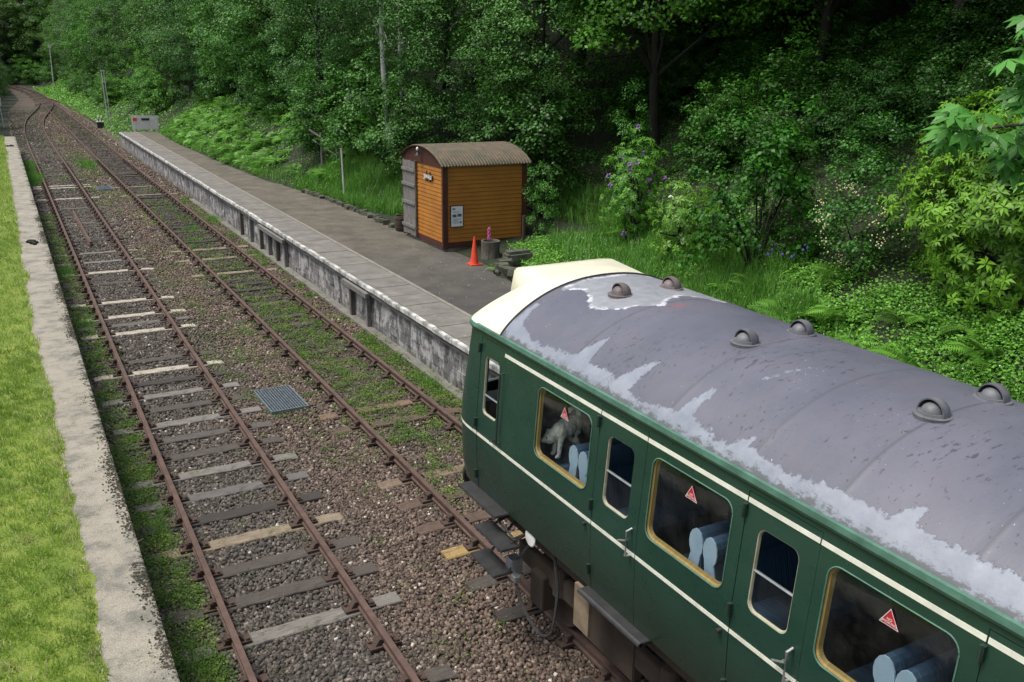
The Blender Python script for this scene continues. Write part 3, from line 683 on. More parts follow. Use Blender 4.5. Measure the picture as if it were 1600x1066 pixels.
b = MB(); b.tube([(12.75, 22.35, .7), (12.75, 22.35, 1.98)], .05, 10); tag(b.build('iron_post', mat('dark_rusty_iron', (.035, .02, .015), (.06, .03, .02), 9, .8)), 'dark rusty iron post standing at the right corner of the hut', 'post')
# barrel planter by the door
br_ = thing('barrel_planter', (10.95, 27.15, .9), 'wooden half barrel planter beside the plank door', 'barrel')
MB().lathe([(.19, .88), (.235, 1.05), (.25, 1.25), (.22, 1.38), (.19, 1.38), (.18, 1.3)], 20, (10.95, 27.15, 0)).build('staves', mat('dark_barrel_oak', (.07, .045, .03), (.035, .025, .018), 6, .8, stretch=(9, 9, 1)), br_, smooth=40)
b = MB()
for z, rr_ in ((1.0, .232), (1.28, .252)): b.lathe([(rr_, z), (rr_+.006, z), (rr_+.006, z+.035), (rr_, z+.035)], 20, (10.95, 27.15, 0))
b.build('hoop', M_CHAIR, br_)
# stones: kerb row along the bank foot and dry stone planter corner
M_ROCK = mat('mossy_grey_stone', (.1, .095, .08), (.035, .05, .02), 5, .95, bmp=.8, bscale=25, bdist=.02, detail=8)
def stones(name, pts, s0, s1, label, seed, cat='stone edging'):
    b = MB(); r = random.Random(seed)
    for (x, y, z) in pts:
        q = rock(rng); q[:, 2] *= 1.1; q = q*np.array([r.uniform(s0, s1), r.uniform(s0, s1)*1.2, r.uniform(s0, s1)*.8])
        a = r.uniform(0, 3); c_, s__ = math.cos(a), math.sin(a); q = q@np.array([[c_, s__, 0], [-s__, c_, 0], [0, 0, 1]])
        b.add(q+np.array([x, y, z]), [tuple(int(i) for i in f) for f in RF])
    me = b.mesh(name, bevel=.02); shade(me, 50); return tag(link(name, me, M_ROCK), label, cat)
r = random.Random(8)
stones('stone_edging', [(float(xback(y))+.12+r.uniform(-.05, .05), y, .93) for y in np.arange(27.8, 37, .3)], .1, .17, 'low row of mossy edging stones at the foot of the bank left of the hut', 3)
stones('stone_planter', [(10.88+r.uniform(-.05, .08), y, z) for y in np.arange(16.8, 20.2, .28) for z in (.93, 1.08)]+[(x, 20.3+(x-10.9)*.6, z) for x in np.arange(10.9, 12.8, .25) for z in (.95, 1.1)], .14, .2, 'rough mossy stone retaining wall of the raised bed right of the cone', 4, 'stone wall')
big = MB(); q = rock(np.random.default_rng(3)); big.add(q*np.array([.42, .36, .3])+np.array([11.6, 20.75, 1.2]), [tuple(int(i) for i in f) for f in RF])
me = big.mesh('boulder', bevel=.08); shade(me, 60); tag(link('boulder', me, M_ROCK), 'big flat grey boulder on the corner of the stone bed', 'boulder')

# ------------------------------------------------------------------ far platform end
gt = thing('picket_panel', (9.2, 72, .9), 'white picket fence panel with red notice closing the far platform end', 'fence')
for k in range(20):
    x = 8.36+k*.089; MB().box(x-.032, x+.032, 71.98-(x-8.36)*.25, 72.0-(x-8.36)*.25, 1.0, 2.0).build('picket', M_WPAINT, gt)
b = MB(); b.box(8.33, 10.09, 72.0, 72.05, 1.2, 1.28, Matrix.Rotation(-.245, 3, 'Z')); b.box(8.33, 10.09, 72.0, 72.05, 1.7, 1.78, Matrix.Rotation(-.245, 3, 'Z')); b.box(8.33, 10.09, 71.82, 71.85, 1.06, 1.9, Matrix.Rotation(-.245, 3, 'Z'))
b.build('rails', M_WPAINT, gt)
MB().box(8.42, 8.5, 72, 72.1, .75, 1.9).build('post', M_WPAINT, gt); MB().box(9.9, 9.98, 71.6, 71.7, .75, 1.9).build('post', M_WPAINT, gt)
MB().box(8.4, 8.68, 71.88, 71.9, 1.6, 1.82).build('notice', M_CONE, gt)
MB().box(8.95, 9.5, 71.68, 71.7, 1.64, 1.8).build('name_board', M_IRON, gt)

# poles
M_POLE = mat('pale_painted_pole', (.62, .63, .6), (.42, .42, .4), 3, .6)
t = thing('double_pole', (9.2, 96.7, -.2), 'pair of tall thin white poles joined at the top by the siding end', 'pole')
for dx in (0, .24):
    MB().tube([(9.08+dx, 96.7, -.3), (8.98+dx*.8, 96.7, 4.7)], .04, 8).build('pole', M_POLE, t)
b = MB(); b.box(8.9, 9.25, 96.66, 96.74, 4.6, 4.75); b.box(8.95, 9.3, 96.67, 96.73, 3.6, 3.66); b.build('crosspiece', M_POLE, t)
PB = (6.43, 130)
px_ = 7.43; py_ = 150
t = thing('signal_pole', (9.4, 190, 0), 'tall thin grey pole on the brown bank beyond the points', 'pole')
zb = float(tz(9.4, 190))
t.location = (9.4, 190, zb)
MB().tube([(9.4, 190, zb-.5), (9.55, 190, 7.2)], .1, 8, .07).build('pole', M_POLE, t)
MB().box(9.35, 9.8, 189.9, 190.1, 7.0, 7.5).build('head', M_POLE, t)
MB().tube([(9.75, 190, zb-.5), (9.7, 190, 6.4)], .05, 6).build('wire_guard', M_IRON, t)
t = thing('marker_post', (.1, 95, 0), 'thin white post with a white board marked by a black dot at the far left', 'post')
MB().tube([(.25, 95, -.3), (.14, 95, 1.6)], .04, 8).build('post', M_WPAINT, t)
MB().box(-.22, .3, 94.98, 95.02, 1.6, 2.35).build('board', M_WPAINT, t); MB().lathe([(.13, 0), (.13, .02)], 16, (.02, 94.96, 1.98), Matrix.Rotation(math.radians(90), 3, 'X')).build('dot', M_IRON, t)
t = thing('ground_signal', (7.95, 91.5, -.2), 'low dark ground signal with two white lamps at the siding end', 'signal')
MB().box(7.65, 8.2, 91.2, 91.8, -.25, .3).build('case', M_IRON, t, bevel=.03); MB().box(7.6, 8.25, 91.15, 91.85, .3, .38).build('lid', M_POLE, t)
for dx in (-.13, .13): MB().sphere((7.92+dx, 91.4, .72), (.08, .08, .15), 8, 6).build('lamp', M_WPAINT, t, smooth=60)
b = MB()
for dx in (-.13, .13): b.tube([(7.92+dx, 91.4, .38), (7.92+dx, 91.4, .6)], .04, 6)
b.build('stem', M_IRON, t)
# handrail on the bank and thin marker post
t = thing('handrail', (11.5, 38, 2), 'old grey timber handrail half hidden in the shrubs on the bank', 'railing')
b = MB(); b.tube([(11.3, 38.1, 3.3), (12.4, 37.2, 2.45)], .05, 6); b.tube([(11.4, 38.0, 2.9), (12.4, 37.2, 2.1)], .04, 6); b.build('rail', M_OLDWOOD, t)
b = MB(); b.tube([(11.7, 37.8, 1.8), (11.7, 37.8, 3.2)], .05, 6); b.tube([(12.2, 37.3, .9), (12.2, 37.3, 2.7)], .05, 6); b.build('post', M_OLDWOOD, t)
tag(MB().tube([(11.35, 34, .8), (11.3, 34, 2.9)], .035, 8).build('marker_post', M_POLE), 'thin pale weathered pole standing in the bank grass left of the hut', 'pole')
# fallen leaves on the platform
b = MB(); r = random.Random(12)
for i in range(420):
    y = r.uniform(13, 60) if i % 3 else r.uniform(13, 30); x = r.uniform(7.45, float(xback(y))); x = x if r.random() < .35 else max(x, r.uniform(8.5, float(xback(y))))
    a = r.uniform(0, 6.3); s_ = r.uniform(.012, .03); z = .912
    b.add([(x+s_*math.cos(a), y+s_*math.sin(a), z), (x-.5*s_*math.sin(a), y+.5*s_*math.cos(a), z+.01), (x-s_*math.cos(a), y-s_*math.sin(a), z+.004), (x+.5*s_*math.sin(a), y-.5*s_*math.cos(a), z+.008)], [(0, 1, 2, 3)])
tag(b.build('petal_litter', mat('pale_petals', (.5, .48, .4), (.3, .25, .16), 12, .8)), 'pale fallen petals and leaf scraps scattered over the dark tarmac', 'litter', kind='stuff')

# ------------------------------------------------------------------ railway carriage
def catmull3(P, n=6):
    P = [Vector(p) for p in P]; P = [P[0]*2-P[1]]+P+[P[-1]*2-P[-2]]; out = []
    for i in range(1, len(P)-2):
        a, b, c, d = P[i-1:i+3]
        for k in range(n):
            t = k/n; out.append(.5*((2*b)+(c-a)*t+(2*a-5*b+4*c-d)*t*t+(3*b-a-3*c+d)*t**3))
    return out+[P[-2]]
XC = 5.756; YB = -10.6
coach = thing('railway_carriage', (XC, -.6, 0), 'dark green diesel railcar with peeling grey roof and cream cab dome on the right track', 'railway carriage')
def hw(z): return float(np.interp(z, [1.38, 1.6, 2.05, 2.35, 3.05, 3.35], [1.372, 1.397, 1.41, 1.405, 1.357, 1.327]))
M_GREEN, nt, p = newmat('brunswick_green_paint')
f = noise(nt, 1.2, 6, .65, stretch=(1, .5, 1)); c = ramp(nt, f, [(.35, (.012, .04, .028)), (.68, (.021, .056, .041))])
tc = N(nt, 'ShaderNodeTexCoord'); sx = N(nt, 'ShaderNodeSeparateXYZ'); nt.links.new(tc.outputs['Object'], sx.inputs[0])
lowd = N(nt, 'ShaderNodeMapRange'); nt.links.new(math_(nt, 'ADD', sx.outputs[2], math_(nt, 'MULTIPLY', noise(nt, 2, 5, .7), .5)), lowd.inputs[0]); lowd.inputs[1].default_value = 2.35; lowd.inputs[2].default_value = 1.65
c = mixc(nt, math_(nt, 'MULTIPLY', lowd.outputs[0], .7), c, (.02, .026, .017))
c = mixc(nt, ramp(nt, noise(nt, 7, 6, .8, stretch=(1, 3, .35)), [(.6, g3(0)), (.78, g3(.3))]), c, (.05, .07, .055))
nt.links.new(c, p.inputs['Base Color']); p.inputs['Specular IOR Level'].default_value = .45
nt.links.new(ramp(nt, noise(nt, 5, 5, .7), [(.3, g3(.2)), (.7, g3(.42))]), p.inputs['Roughness'])
nt.links.new(bump(nt, noise(nt, 1.6, 3, .5), .12, .02), p.inputs['Normal'])
M_LGREEN = mat('faded_green_gutter', (.09, .2, .15), (.05, .12, .085), 5, .6, bmp=.2)
M_LINING = mat('dull_interior_panel', (.04, .036, .028), (.055, .047, .035), 3, .5)
M_STRIPE = mat('cream_lining_stripe', (.74, .74, .64), (.6, .6, .52), 8, .45)
M_OCHRE = mat('varnished_pale_wood', (.33, .225, .07), (.24, .16, .05), 6, .4, stretch=(1, 8, 1))
M_ALU = mat('dull_aluminium', (.55, .57, .57), (.4, .42, .42), 12, .35, metal=.8)
M_DARK = mat('grimy_underframe', (.028, .022, .018), (.045, .034, .026), 5, .8, bmp=.4, bscale=20)
M_BROWN = mat('brown_brake_dust', (.06, .042, .03), (.04, .03, .022), 6, .9, bmp=.4, bscale=20)
M_GLASS, nt, p = newmat('window_glass')
nt.nodes.remove(p); tr = N(nt, 'ShaderNodeBsdfTransparent'); tr.inputs[0].default_value = (.8, .84, .84, 1)
gl = N(nt, 'ShaderNodeBsdfGlossy'); gl.inputs['Roughness'].default_value = .04; gl.inputs[0].default_value = (.8, .85, .85, 1)
fr = N(nt, 'ShaderNodeLayerWeight'); fr.inputs[0].default_value = .5
mx = N(nt, 'ShaderNodeMixShader'); nt.links.new(math_(nt, 'ADD', math_(nt, 'MULTIPLY', math_(nt, 'POWER', fr.outputs['Facing'], 4), .8), .05), mx.inputs[0]); nt.links.new(tr.outputs[0], mx.inputs[1]); nt.links.new(gl.outputs[0], mx.inputs[2])
df = N(nt, 'ShaderNodeBsdfDiffuse'); df.inputs[0].default_value = (.3, .29, .26, 1); m2 = N(nt, 'ShaderNodeMixShader')
nt.links.new(ramp(nt, noise(nt, 3, 7, .8), [(.4, g3(.004)), (.75, g3(.06))]), m2.inputs[0]); nt.links.new(mx.outputs[0], m2.inputs[1]); nt.links.new(df.outputs[0], m2.inputs[2])
nt.links.new(m2.outputs[0], nt.nodes['Material Output'].inputs[0])

def rrect(u0, u1, z0, z1, r, n=5):
    P = []
    for cx_, cz, a0 in ((u1-r, z0+r, -90), (u1-r, z1-r, 0), (u0+r, z1-r, 90), (u0+r, z0+r, 180)):
        for k in range(n+1):
            a = math.radians(a0+90*k/n); P.append((cx_+r*math.cos(a), cz+r*math.sin(a)))
    return P
def panel(outer, holes, fmap, thick, zs, us=(), d0=0, smooth=35):
    """flat outline with holes in (u,z) -> thick skin bent by fmap(u,z,depth)"""
    loops = [[Vector((a, b, 0)) for a, b in L] for L in [outer]+holes]
    tris = geometry.tessellate_polygon(loops); pts = [v for L in loops for v in L]
    bm = bmesh.new(); vs = [bm.verts.new(v) for v in pts]
    for t in tris:
        try: bm.faces.new([vs[i] for i in t])
        except ValueError: pass
    for z in zs: bmesh.ops.bisect_plane(bm, geom=bm.verts[:]+bm.edges[:]+bm.faces[:], plane_co=(0, z, 0), plane_no=(0, 1, 0))
    for q in us: bmesh.ops.bisect_plane(bm, geom=bm.verts[:]+bm.edges[:]+bm.faces[:], plane_co=(q, 0, 0), plane_no=(1, 0, 0))
    bm.verts.ensure_lookup_table(); bm.verts.index_update()
    V = [v.co.copy() for v in bm.verts]; T = [tuple(v.index for v in f.verts) for f in bm.faces]; n = len(V)
    E_ = [tuple(v.index for v in e.verts) for e in bm.edges if len(e.link_faces) == 1]; bm.free()
    allv = [fmap(v.x, v.y, d0) for v in V]+[fmap(v.x, v.y, d0+thick) for v in V]
    fs = T+[tuple(i+n for i in reversed(t)) for t in T]+[(a, b, b+n, a+n) for a, b in E_]
    me = bpy.data.meshes.new('panel'); me.from_pydata([tuple(v) for v in allv], [], fs)
    me.polygons.foreach_set('material_index', [0]*len(T)+[1]*len(T)+[0]*len(E_))
    bm = bmesh.new(); bm.from_mesh(me); bmesh.ops.recalc_face_normals(bm, faces=bm.faces); bm.to_mesh(me); bm.free()
    return shade(me, smooth) if smooth else me
def mapL(u, z, d): return (XC-hw(z)+d, u, z)
def mapR(u, z, d): return (XC+hw(z)-d, u, z)
# plan curve of the cab front
half = [(-1.41, 8.72), (-1.405, 8.9), (-1.375, 9.08), (-1.29, 9.24), (-1.1, 9.37), (-.7, 9.47), (-.35, 9.505), (0, 9.515)]
fc = catmull(half+[(-a, b) for a, b in half[-2::-1]], .05)
al = [0]
for a, b in zip(fc[:-1], fc[1:]): al.append(al[-1]+(b-a).length)
al = np.array(al)-al[-1]/2; UF = al[-1]
fcx = np.array([q.x for q in fc]); fcy = np.array([q.y for q in fc])
def mapF(u, z, d):
    x = float(np.interp(u, al, fcx)); y = float(np.interp(u, al, fcy)); e = .01
    tx = float(np.interp(u+e, al, fcx)-np.interp(u-e, al, fcx)); ty = float(np.interp(u+e, al, fcy)-np.interp(u-e, al, fcy)); L = math.hypot(tx, ty)
    nx_, ny_ = ty/L, -tx/L          # inward is (nx,ny) pointing to smaller y
    prog = (y-8.72)/.8
    return (XC+x*hw(z)/1.41+nx_*d, y-prog*(.27*float(sm(2.15, 3.4, np.array(z)))+.1*float(sm(1.7, 1.35, np.array(z))) )+ny_*d, z)
ZL = [1.5, 1.6, 1.75, 1.9, 2.05, 2.2, 2.35, 2.6, 2.85, 3.05, 3.2]
DL = [6.25-1.89*k for k in range(9)]; DW = .69; Z0, Z1, ZD = 1.40, 3.34, 3.27
WHI = [7.34-1.885*k for k in range(9)]
def side(mp):
    outer = [(YB, Z0)]
    for a, b in [(d-DW, d) for d in reversed(DL)]+[(8.10, 8.63)]:
        outer += [(a-.005, Z0), (a-.005, ZD), (b+.005, ZD), (b+.005, Z0)]
    outer += [(8.72, Z0), (8.72, Z1), (YB, Z1)]
    holes = [rrect(h-.97, h, 2.37, 3.11, .1) for h in WHI]
    return panel(outer, holes, mp, .05, ZL)
for mp in (mapL, mapR):
    link('body_side', side(mp), [M_GREEN, M_LINING], coach)
    bead = []
    for i, h in enumerate(WHI):
        # pale wooden reveal and the pane
        L0 = rrect(h-.97, h, 2.37, 3.11, .1, 6); L1 = rrect(h-.955, h-.015, 2.385, 3.095, .09, 6); L2 = rrect(h-.943, h-.027, 2.397, 3.083, .08, 6)
        b = MB(); n = len(L0); vs = [mp(a, z, .012) for a, z in L0]+[mp(a, z, .02) for a, z in L1]+[mp(a, z, .052) for a, z in L2]+[mp(a, z, .056) for a, z in L0]
        b.add(vs, [(j*n+k, j*n+(k+1) % n, (j+1)*n+(k+1) % n, (j+1)*n+k) for j in range(3) for k in range(n)])
        wf = b.build('window_frame', M_OCHRE, coach)
        me = bpy.data.meshes.new('pane'); me.from_pydata([mp(a, z, .022) for a, z in L1], [], [tuple(range(n))]); link('pane', me, M_GLASS, wf)
        B = MB(); B.tube([mp(a, z, -.002) for a, z in L0]+[mp(*L0[0], -.002)], .006, 5, cap=False); B.build('bead', M_LGREEN, wf)
    for j, (a, b_, cab) in enumerate([(d-DW, d, 0) for d in DL]+[(8.10, 8.63, 1)]):
        H = rrect(a+.15, b_-.14, 2.38, 3.05, .075, 6) if not cab else rrect(8.185, 8.515, 2.4, 3.08, .06, 6)
        dm = panel([(a, Z0-.0), (b_, Z0-.0), (b_, ZD-.006), (a, ZD-.006)], [H], mp, .05, ZL, d0=.003 if j % 2 else 0)
        d_ = link('door', dm, [M_GREEN, M_LINING], coach)
        cy_ = sum(q[0] for q in H)/len(H); cz_ = sum(q[1] for q in H)/len(H)
        def ins(L, e): return [(cy_+(q[0]-cy_)*(1-e/.19), cz_+(q[1]-cz_)*(1-e/.33)) for q in L]
        n = len(H); b = MB(); vs = [mp(*q, .006) for q in H]+[mp(*q, .009) for q in ins(H, .008)]+[mp(*q, .03) for q in ins(H, .013)]+[mp(*q, .034) for q in H]
        b.add(vs, [(r_*n+k, r_*n+(k+1) % n, (r_+1)*n+(k+1) % n, (r_+1)*n+k) for r_ in range(3) for k in range(n)])
        b.build('droplight_frame', mat('cream_window_frame', (.4, .38, .28), (.28, .26, .19), 8, .5) if j == 0 and mp is mapL else bpy.data.materials['cream_window_frame'], d_)
        zb = 2.70 if not cab else 2.62
        y0 = min(q[0] for q in H)+.012; y1 = max(q[0] for q in H)-.012
        b = MB(); b.tube([mp(y0, zb, .022), mp(y1, zb, .022)], .012, 6); b.build('window_bar', M_ALU, d_)
        low = [q for q in ins(H, .014) if q[1] < zb]; top = [(y0, zb), (y1, zb)]
        low = sorted(low, key=lambda q: math.atan2(q[1]-zb, q[0]-cy_))
        me = bpy.data.meshes.new('pane'); me.from_pydata([mp(*q, .026) for q in [(y0, zb)]+low+[(y1, zb)]], [], [tuple(range(len(low)+2))]); link('pane', me, M_GLASS, d_)
        if j == 0 and mp is mapL: mat('dark_green_fittings', (.018, .04, .028), None, 9, .5)
        for z in ((3.12, 2.3, 1.62) if not cab else (3.14, 2.25, 1.6)):
            b = MB(); b.box(*sorted((mp(0, z, -.03)[0], mp(0, z, .01)[0])), b_-.012, b_+.02, z-.05, z+.05); b.tube([mp(b_+.004, z-.055, -.03), mp(b_+.004, z+.055, -.03)], .012, 6); b.build('hinge', bpy.data.materials['dark_green_fittings'], d_)
        if not cab:
            b = MB(); b.tube([mp(a+.07, 2.35, .0), mp(a+.07, 2.34, -.055), mp(a+.07, 2.1, -.055), mp(a+.07, 2.09, .0)], .012, 8)
            b.tube([mp(a+.13, 2.21, 0), mp(a+.13, 2.21, -.045)], .01, 6); b.tube([mp(a+.09, 2.235, -.045), mp(a+.2, 2.185, -.045)], .01, 6)
            b.build('door_handle', M_ALU, d_)
            b = MB(); b.tube([mp(a-.12+.9, 2.06, 0), mp(a-.12+.9, 2.06, -.04)], .018, 8); b.build('door_stop', M_IRON, d_)
        else:
            b = MB(); b.tube([mp(a-.03, 3.0, 0), mp(a-.03, 3.0, -.05), mp(a-.03, 2.2, -.05), mp(a-.03, 2.2, 0)], .011, 8); b.tube([mp(a+.06, 2.2, 0), mp(a+.06, 2.2, -.04), mp(a+.13, 2.17, -.04)], .009, 6); b.build('door_handle', M_IRON, d_)
    # stripes, gutter
    st_ = MB()
    def strip(y0, y1, za, zb_, d=-.0035, d2=.0):
        st_.add([mp(y0, za, d), mp(y1, za, d), mp(y1, zb_, d), mp(y0, zb_, d), mp(y0, za, d2), mp(y1, za, d2), mp(y1, zb_, d2), mp(y0, zb_, d2)],
                [(0, 1, 2, 3), (0, 1, 5, 4), (1, 2, 6, 5), (2, 3, 7, 6), (3, 0, 4, 7)])
    cuts = sorted([d for d in DL]+[d-DW for d in DL]+[YB, 8.09])
    for a, b_ in zip(cuts[:-1], cuts[1:]): strip(a+.006, b_-.006, 3.185, 3.222)
    st_.build('lining_stripe', M_STRIPE, coach); st_ = MB()
    cuts = sorted([d for d in DL]+[d-DW for d in DL]+[YB, 8.10, 8.63, 8.72])
    for a, b_ in zip(cuts[:-1], cuts[1:]): strip(a+.005, b_-.005, 2.095, 2.13)
    st_.build('lining_stripe', M_STRIPE, coach)
    g_ = MB(); sgn = -1 if mp is mapL else 1
    g_.prism([(XC+sgn*1.30, 3.325), (XC+sgn*1.348, 3.32), (XC+sgn*1.366, 3.35), (XC+sgn*1.362, 3.395), (XC+sgn*1.30, 3.40)], 1, YB, 8.74) 
    g_.build('gutter', M_LGREEN, coach)
# front
link('cab_front', panel([(-UF, Z0), (UF, Z0), (UF, Z1), (-UF, Z1)], [rrect(-1.12, -.42, 2.42, 3.06, .08), rrect(-.34, .34, 2.42, 3.06, .08), rrect(.42, 1.12, 2.42, 3.06, .08)], mapF, .05, ZL, list(np.linspace(-UF+.05, UF-.05, 44))), [M_GREEN, M_LINING], coach)
for a, b_ in ((-1.12, -.42), (-.34, .34), (.42, 1.12)):
    L1 = rrect(a, b_, 2.42, 3.06, .08, 6); me = bpy.data.meshes.new('windscreen'); n = len(L1)
    me.from_pydata([mapF(u_, z, .025) for u_, z in L1], [], [tuple(range(n))]); wsn = link('windscreen', me, M_GLASS, coach)
    B = MB(); B.tube([mapF(*q, .0) for q in L1]+[mapF(*L1[0], .0)], .012, 6, cap=False); B.build('seal', M_ALU, wsn)
st_ = MB(); us_ = np.linspace(-UF+.0, UF, 60)
for a, b_ in zip(us_[:-1], us_[1:]): st_.add([mapF(a, 2.095, -.004), mapF(b_, 2.095, -.004), mapF(b_, 2.13, -.004), mapF(a, 2.13, -.004)], [(0, 1, 2, 3)])
st_.build('lining_stripe', M_STRIPE, coach)
g_ = MB(); 
for a, b_ in zip(us_[:-1], us_[1:]):
    P0 = [(3.325, .02), (3.32, -.025), (3.35, -.043), (3.385, -.035), (3.385, .05)]; k = len(P0)
    g_.add([mapF(a, z, d) for z, d in P0]+[mapF(b_, z, d) for z, d in P0], [(j, (j+1) % k, k+(j+1) % k, k+j) for j in range(k)])
g_.build('gutter', M_LGREEN, coach)
# roof
def rz(dx): t = np.minimum(np.abs(dx)/1.345, 1); return 3.375+ROOFH*(1-t**2.25)**.82
ROOFH = .555
yr = np.concatenate([np.arange(YB, 1.5, .25), np.arange(1.5, 8.2, .03), [8.2]]); tt = np.sin(np.linspace(-math.pi/2, math.pi/2, 111))
Xr, Yr = np.meshgrid(tt*1.345, yr); Zr = rz(Xr)
seams = [7.02-1.42*k*.94 for k in range(12)]
seam = np.zeros_like(Xr)
for s_ in (5.42, 4.45, 3.66, 2.7, 6.9, .8, -1.1, -3, -5, -7, -9): seam = np.maximum(seam, np.exp(-((Yr-s_)/.022)**2))
Zr = Zr+.006*seam*(np.abs(Xr) < 1.25)
# where the pale undercoat shows along the left eave, with its torn-up tongues
edge = np.interp(Yr, [0, 2.5, 2.84, 3.3, 3.7, 4.23, 4.44, 4.83, 5.28, 5.74, 6.19, 6.55, 7.07, 7.64, 7.9, 8.17], [.17, .17, .165, .15, .15, .1, .13, .09, .14, .07, .13, .15, .13, .075, .16, .2])
dl = Xr+1.345
f_ = edge-dl
def tongue(f_, x0, y0, x1, y1, w0, w1):
    px_, py2 = Xr-x0, Yr-y0; dx, dy = x1-x0, y1-y0; L2 = dx*dx+dy*dy; t = np.clip((px_*dx+py2*dy)/L2, 0, 1)
    dd = np.hypot(px_-t*dx, py2-t*dy); return np.maximum(f_, (w0+(w1-w0)*t)-dd)
for q in ((-1.25, 6.80, -.95, 6.76, .13, .02), (-1.25, 6.10, -.95, 5.97, .13, .015), (-1.27, 5.28, -1.0, 5.23, .09, .04), (-1.27, 4.6, -1.16, 4.55, .08, .02), (-1.2, 8.1, -.95, 8.12, .09, .03), (-1.22, 3.2, -1.08, 3.15, .1, .02)): f_ = tongue(f_, *q)
f2 = np.minimum(np.minimum(Xr+.62+.1*np.sin(Yr*7), .75-Xr), np.minimum(Yr-6.95-.12*np.sin(Xr*9), 8.16-Yr)); 
f2 = np.minimum(f2, np.hypot((Xr-.1)/1.1, Yr-6.75)-.28)
f3 = .1-np.hypot((Xr+.1)*.55, (Yr-6.78)*1.0)
f4 = tongue(np.full_like(Xr, -1.), -.75, 5.0, -.35, 4.83, .012, .02)
I = np.arange(Xr.size).reshape(Xr.shape); Fq = np.stack([I[:-1, :-1], I[:-1, 1:], I[1:, 1:], I[1:, :-1]], -1).reshape(-1, 4)
me = fastmesh('roof', np.stack([Xr+XC, Yr, Zr], -1).reshape(-1, 3), Fq, 4, {'pale': ('POINT', np.maximum(f_, f4)), 'patch': ('POINT', f2), 'red': ('POINT', f3), 'seam': ('POINT', seam)})
me.shade_smooth()
M_ROOFP, nt, p = newmat('weathered_grey_roof_paint')
jag = math_(nt, 'MULTIPLY', math_(nt, 'SUBTRACT', noise(nt, 14, 6, .7), .5), .16)
c = ramp(nt, noise(nt, 1.1, 6, .65, stretch=(.6, 1, 1)), [(.3, (.075, .08, .108)), (.7, (.118, .118, .15))])
c = mixc(nt, ramp(nt, noise(nt, 2.6, 5, .7), [(.5, g3(0)), (.7, g3(.4))]), c, (.11, .098, .115))
# dark mildew streaks where the noise is strong
sp = noise(nt, 24, 4, .62, stretch=(.5, 1.3, 1)); big = noise(nt, .8, 4, .6)
sp2 = ramp(nt, math_(nt, 'ADD', sp, math_(nt, 'MULTIPLY', big, .35)), [(.8, g3(0)), (.85, g3(.8))])
c = mixc(nt, sp2, c, (.045, .04, .045))
wh = ramp(nt, math_(nt, 'ADD', noise(nt, 42, 2, .6), math_(nt, 'MULTIPLY', noise(nt, .9, 3, .6), .22)), [(.86, g3(0)), (.88, g3(1))])
c = mixc(nt, wh, c, (.5, .5, .54))
c = mixc(nt, ramp(nt, attr(nt, 'seam'), [(.4, g3(0)), (.9, g3(.5))]), c, (.05, .05, .055))
pm = ramp(nt, math_(nt, 'ADD', attr(nt, 'pale'), jag), [(.0, g3(0)), (.012, g3(1))])
pc = ramp(nt, noise(nt, 5, 6, .7), [(.35, (.22, .24, .285)), (.7, (.155, .175, .215))])
crk = math_(nt, 'MULTIPLY', ramp(nt, noise(nt, 5, 8, .7, dist=1.6), [(.49, g3(0)), (.5, g3(1)), (.51, g3(0))]), ramp(nt, noise(nt, 1.7, 3, .6), [(.5, g3(0)), (.62, g3(.9))]))
pc = mixc(nt, crk, pc, (.05, .055, .06)); c = mixc(nt, pm, c, pc)
# black grime right on the eave
tc = N(nt, 'ShaderNodeTexCoord'); sx = N(nt, 'ShaderNodeSeparateXYZ'); nt.links.new(tc.outputs['Object'], sx.inputs[0])
ev = N(nt, 'ShaderNodeMapRange'); nt.links.new(math_(nt, 'ABSOLUTE', sx.outputs[0]), ev.inputs[0]); ev.inputs[1].default_value = 1.25; ev.inputs[2].default_value = 1.345; ev.inputs[4].default_value = .4
em = ramp(nt, math_(nt, 'ADD', ev.outputs[0], noise(nt, 16, 6, .8, stretch=(1, .5, 1))), [(.72, g3(0)), (.82, g3(.8))]); c = mixc(nt, em, c, (.055, .06, .055))
pp = ramp(nt, math_(nt, 'ADD', attr(nt, 'patch'), jag), [(.0, g3(0)), (.012, g3(1))])
pb = ramp(nt, math_(nt, 'ADD', attr(nt, 'patch'), math_(nt, 'MULTIPLY', jag, 1.4)), [(.0, g3(1)), (.055, g3(1)), (.075, g3(0))])
pcol = ramp(nt, noise(nt, 9, 6, .7), [(.35, (.19, .2, .225)), (.65, (.26, .27, .29))]); pcol = mixc(nt, math_(nt, 'MULTIPLY', pb, ramp(nt, noise(nt, 7, 6, .75), [(.47, g3(0)), (.53, g3(1))])), pcol, (.5, .5, .54))
c = mixc(nt, pp, c, pcol)
rd = ramp(nt, math_(nt, 'ADD', attr(nt, 'red'), jag), [(.0, g3(0)), (.12, g3(.55))]); c = mixc(nt, rd, c, (.28, .08, .06))
nt.links.new(c, p.inputs['Base Color']); nt.links.new(ramp(nt, noise(nt, 4, 5, .7), [(.3, g3(.38)), (.7, g3(.55))]), p.inputs['Roughness'])
p.inputs['Specular IOR Level'].default_value = .5
# rust bleeding round the vent bases
h = math_(nt, 'ADD', math_(nt, 'MULTIPLY', noise(nt, 60, 4, .7), .3), math_(nt, 'ADD', math_(nt, 'MULTIPLY', pm, -.8), math_(nt, 'MULTIPLY', noise(nt, 1.5, 2, .5), 2)))
nt.links.new(bump(nt, h, .35, .012), p.inputs['Normal'])
link('roof', me, M_ROOFP, coach)
# dark lip between roof and dome
b = MB(); b.tube([(XC+t*1.345, 8.205, float(rz(np.array(t*1.345)))+.004) for t in tt[::3]], .013, 6); b.build('roof_lip', M_IRON, coach)
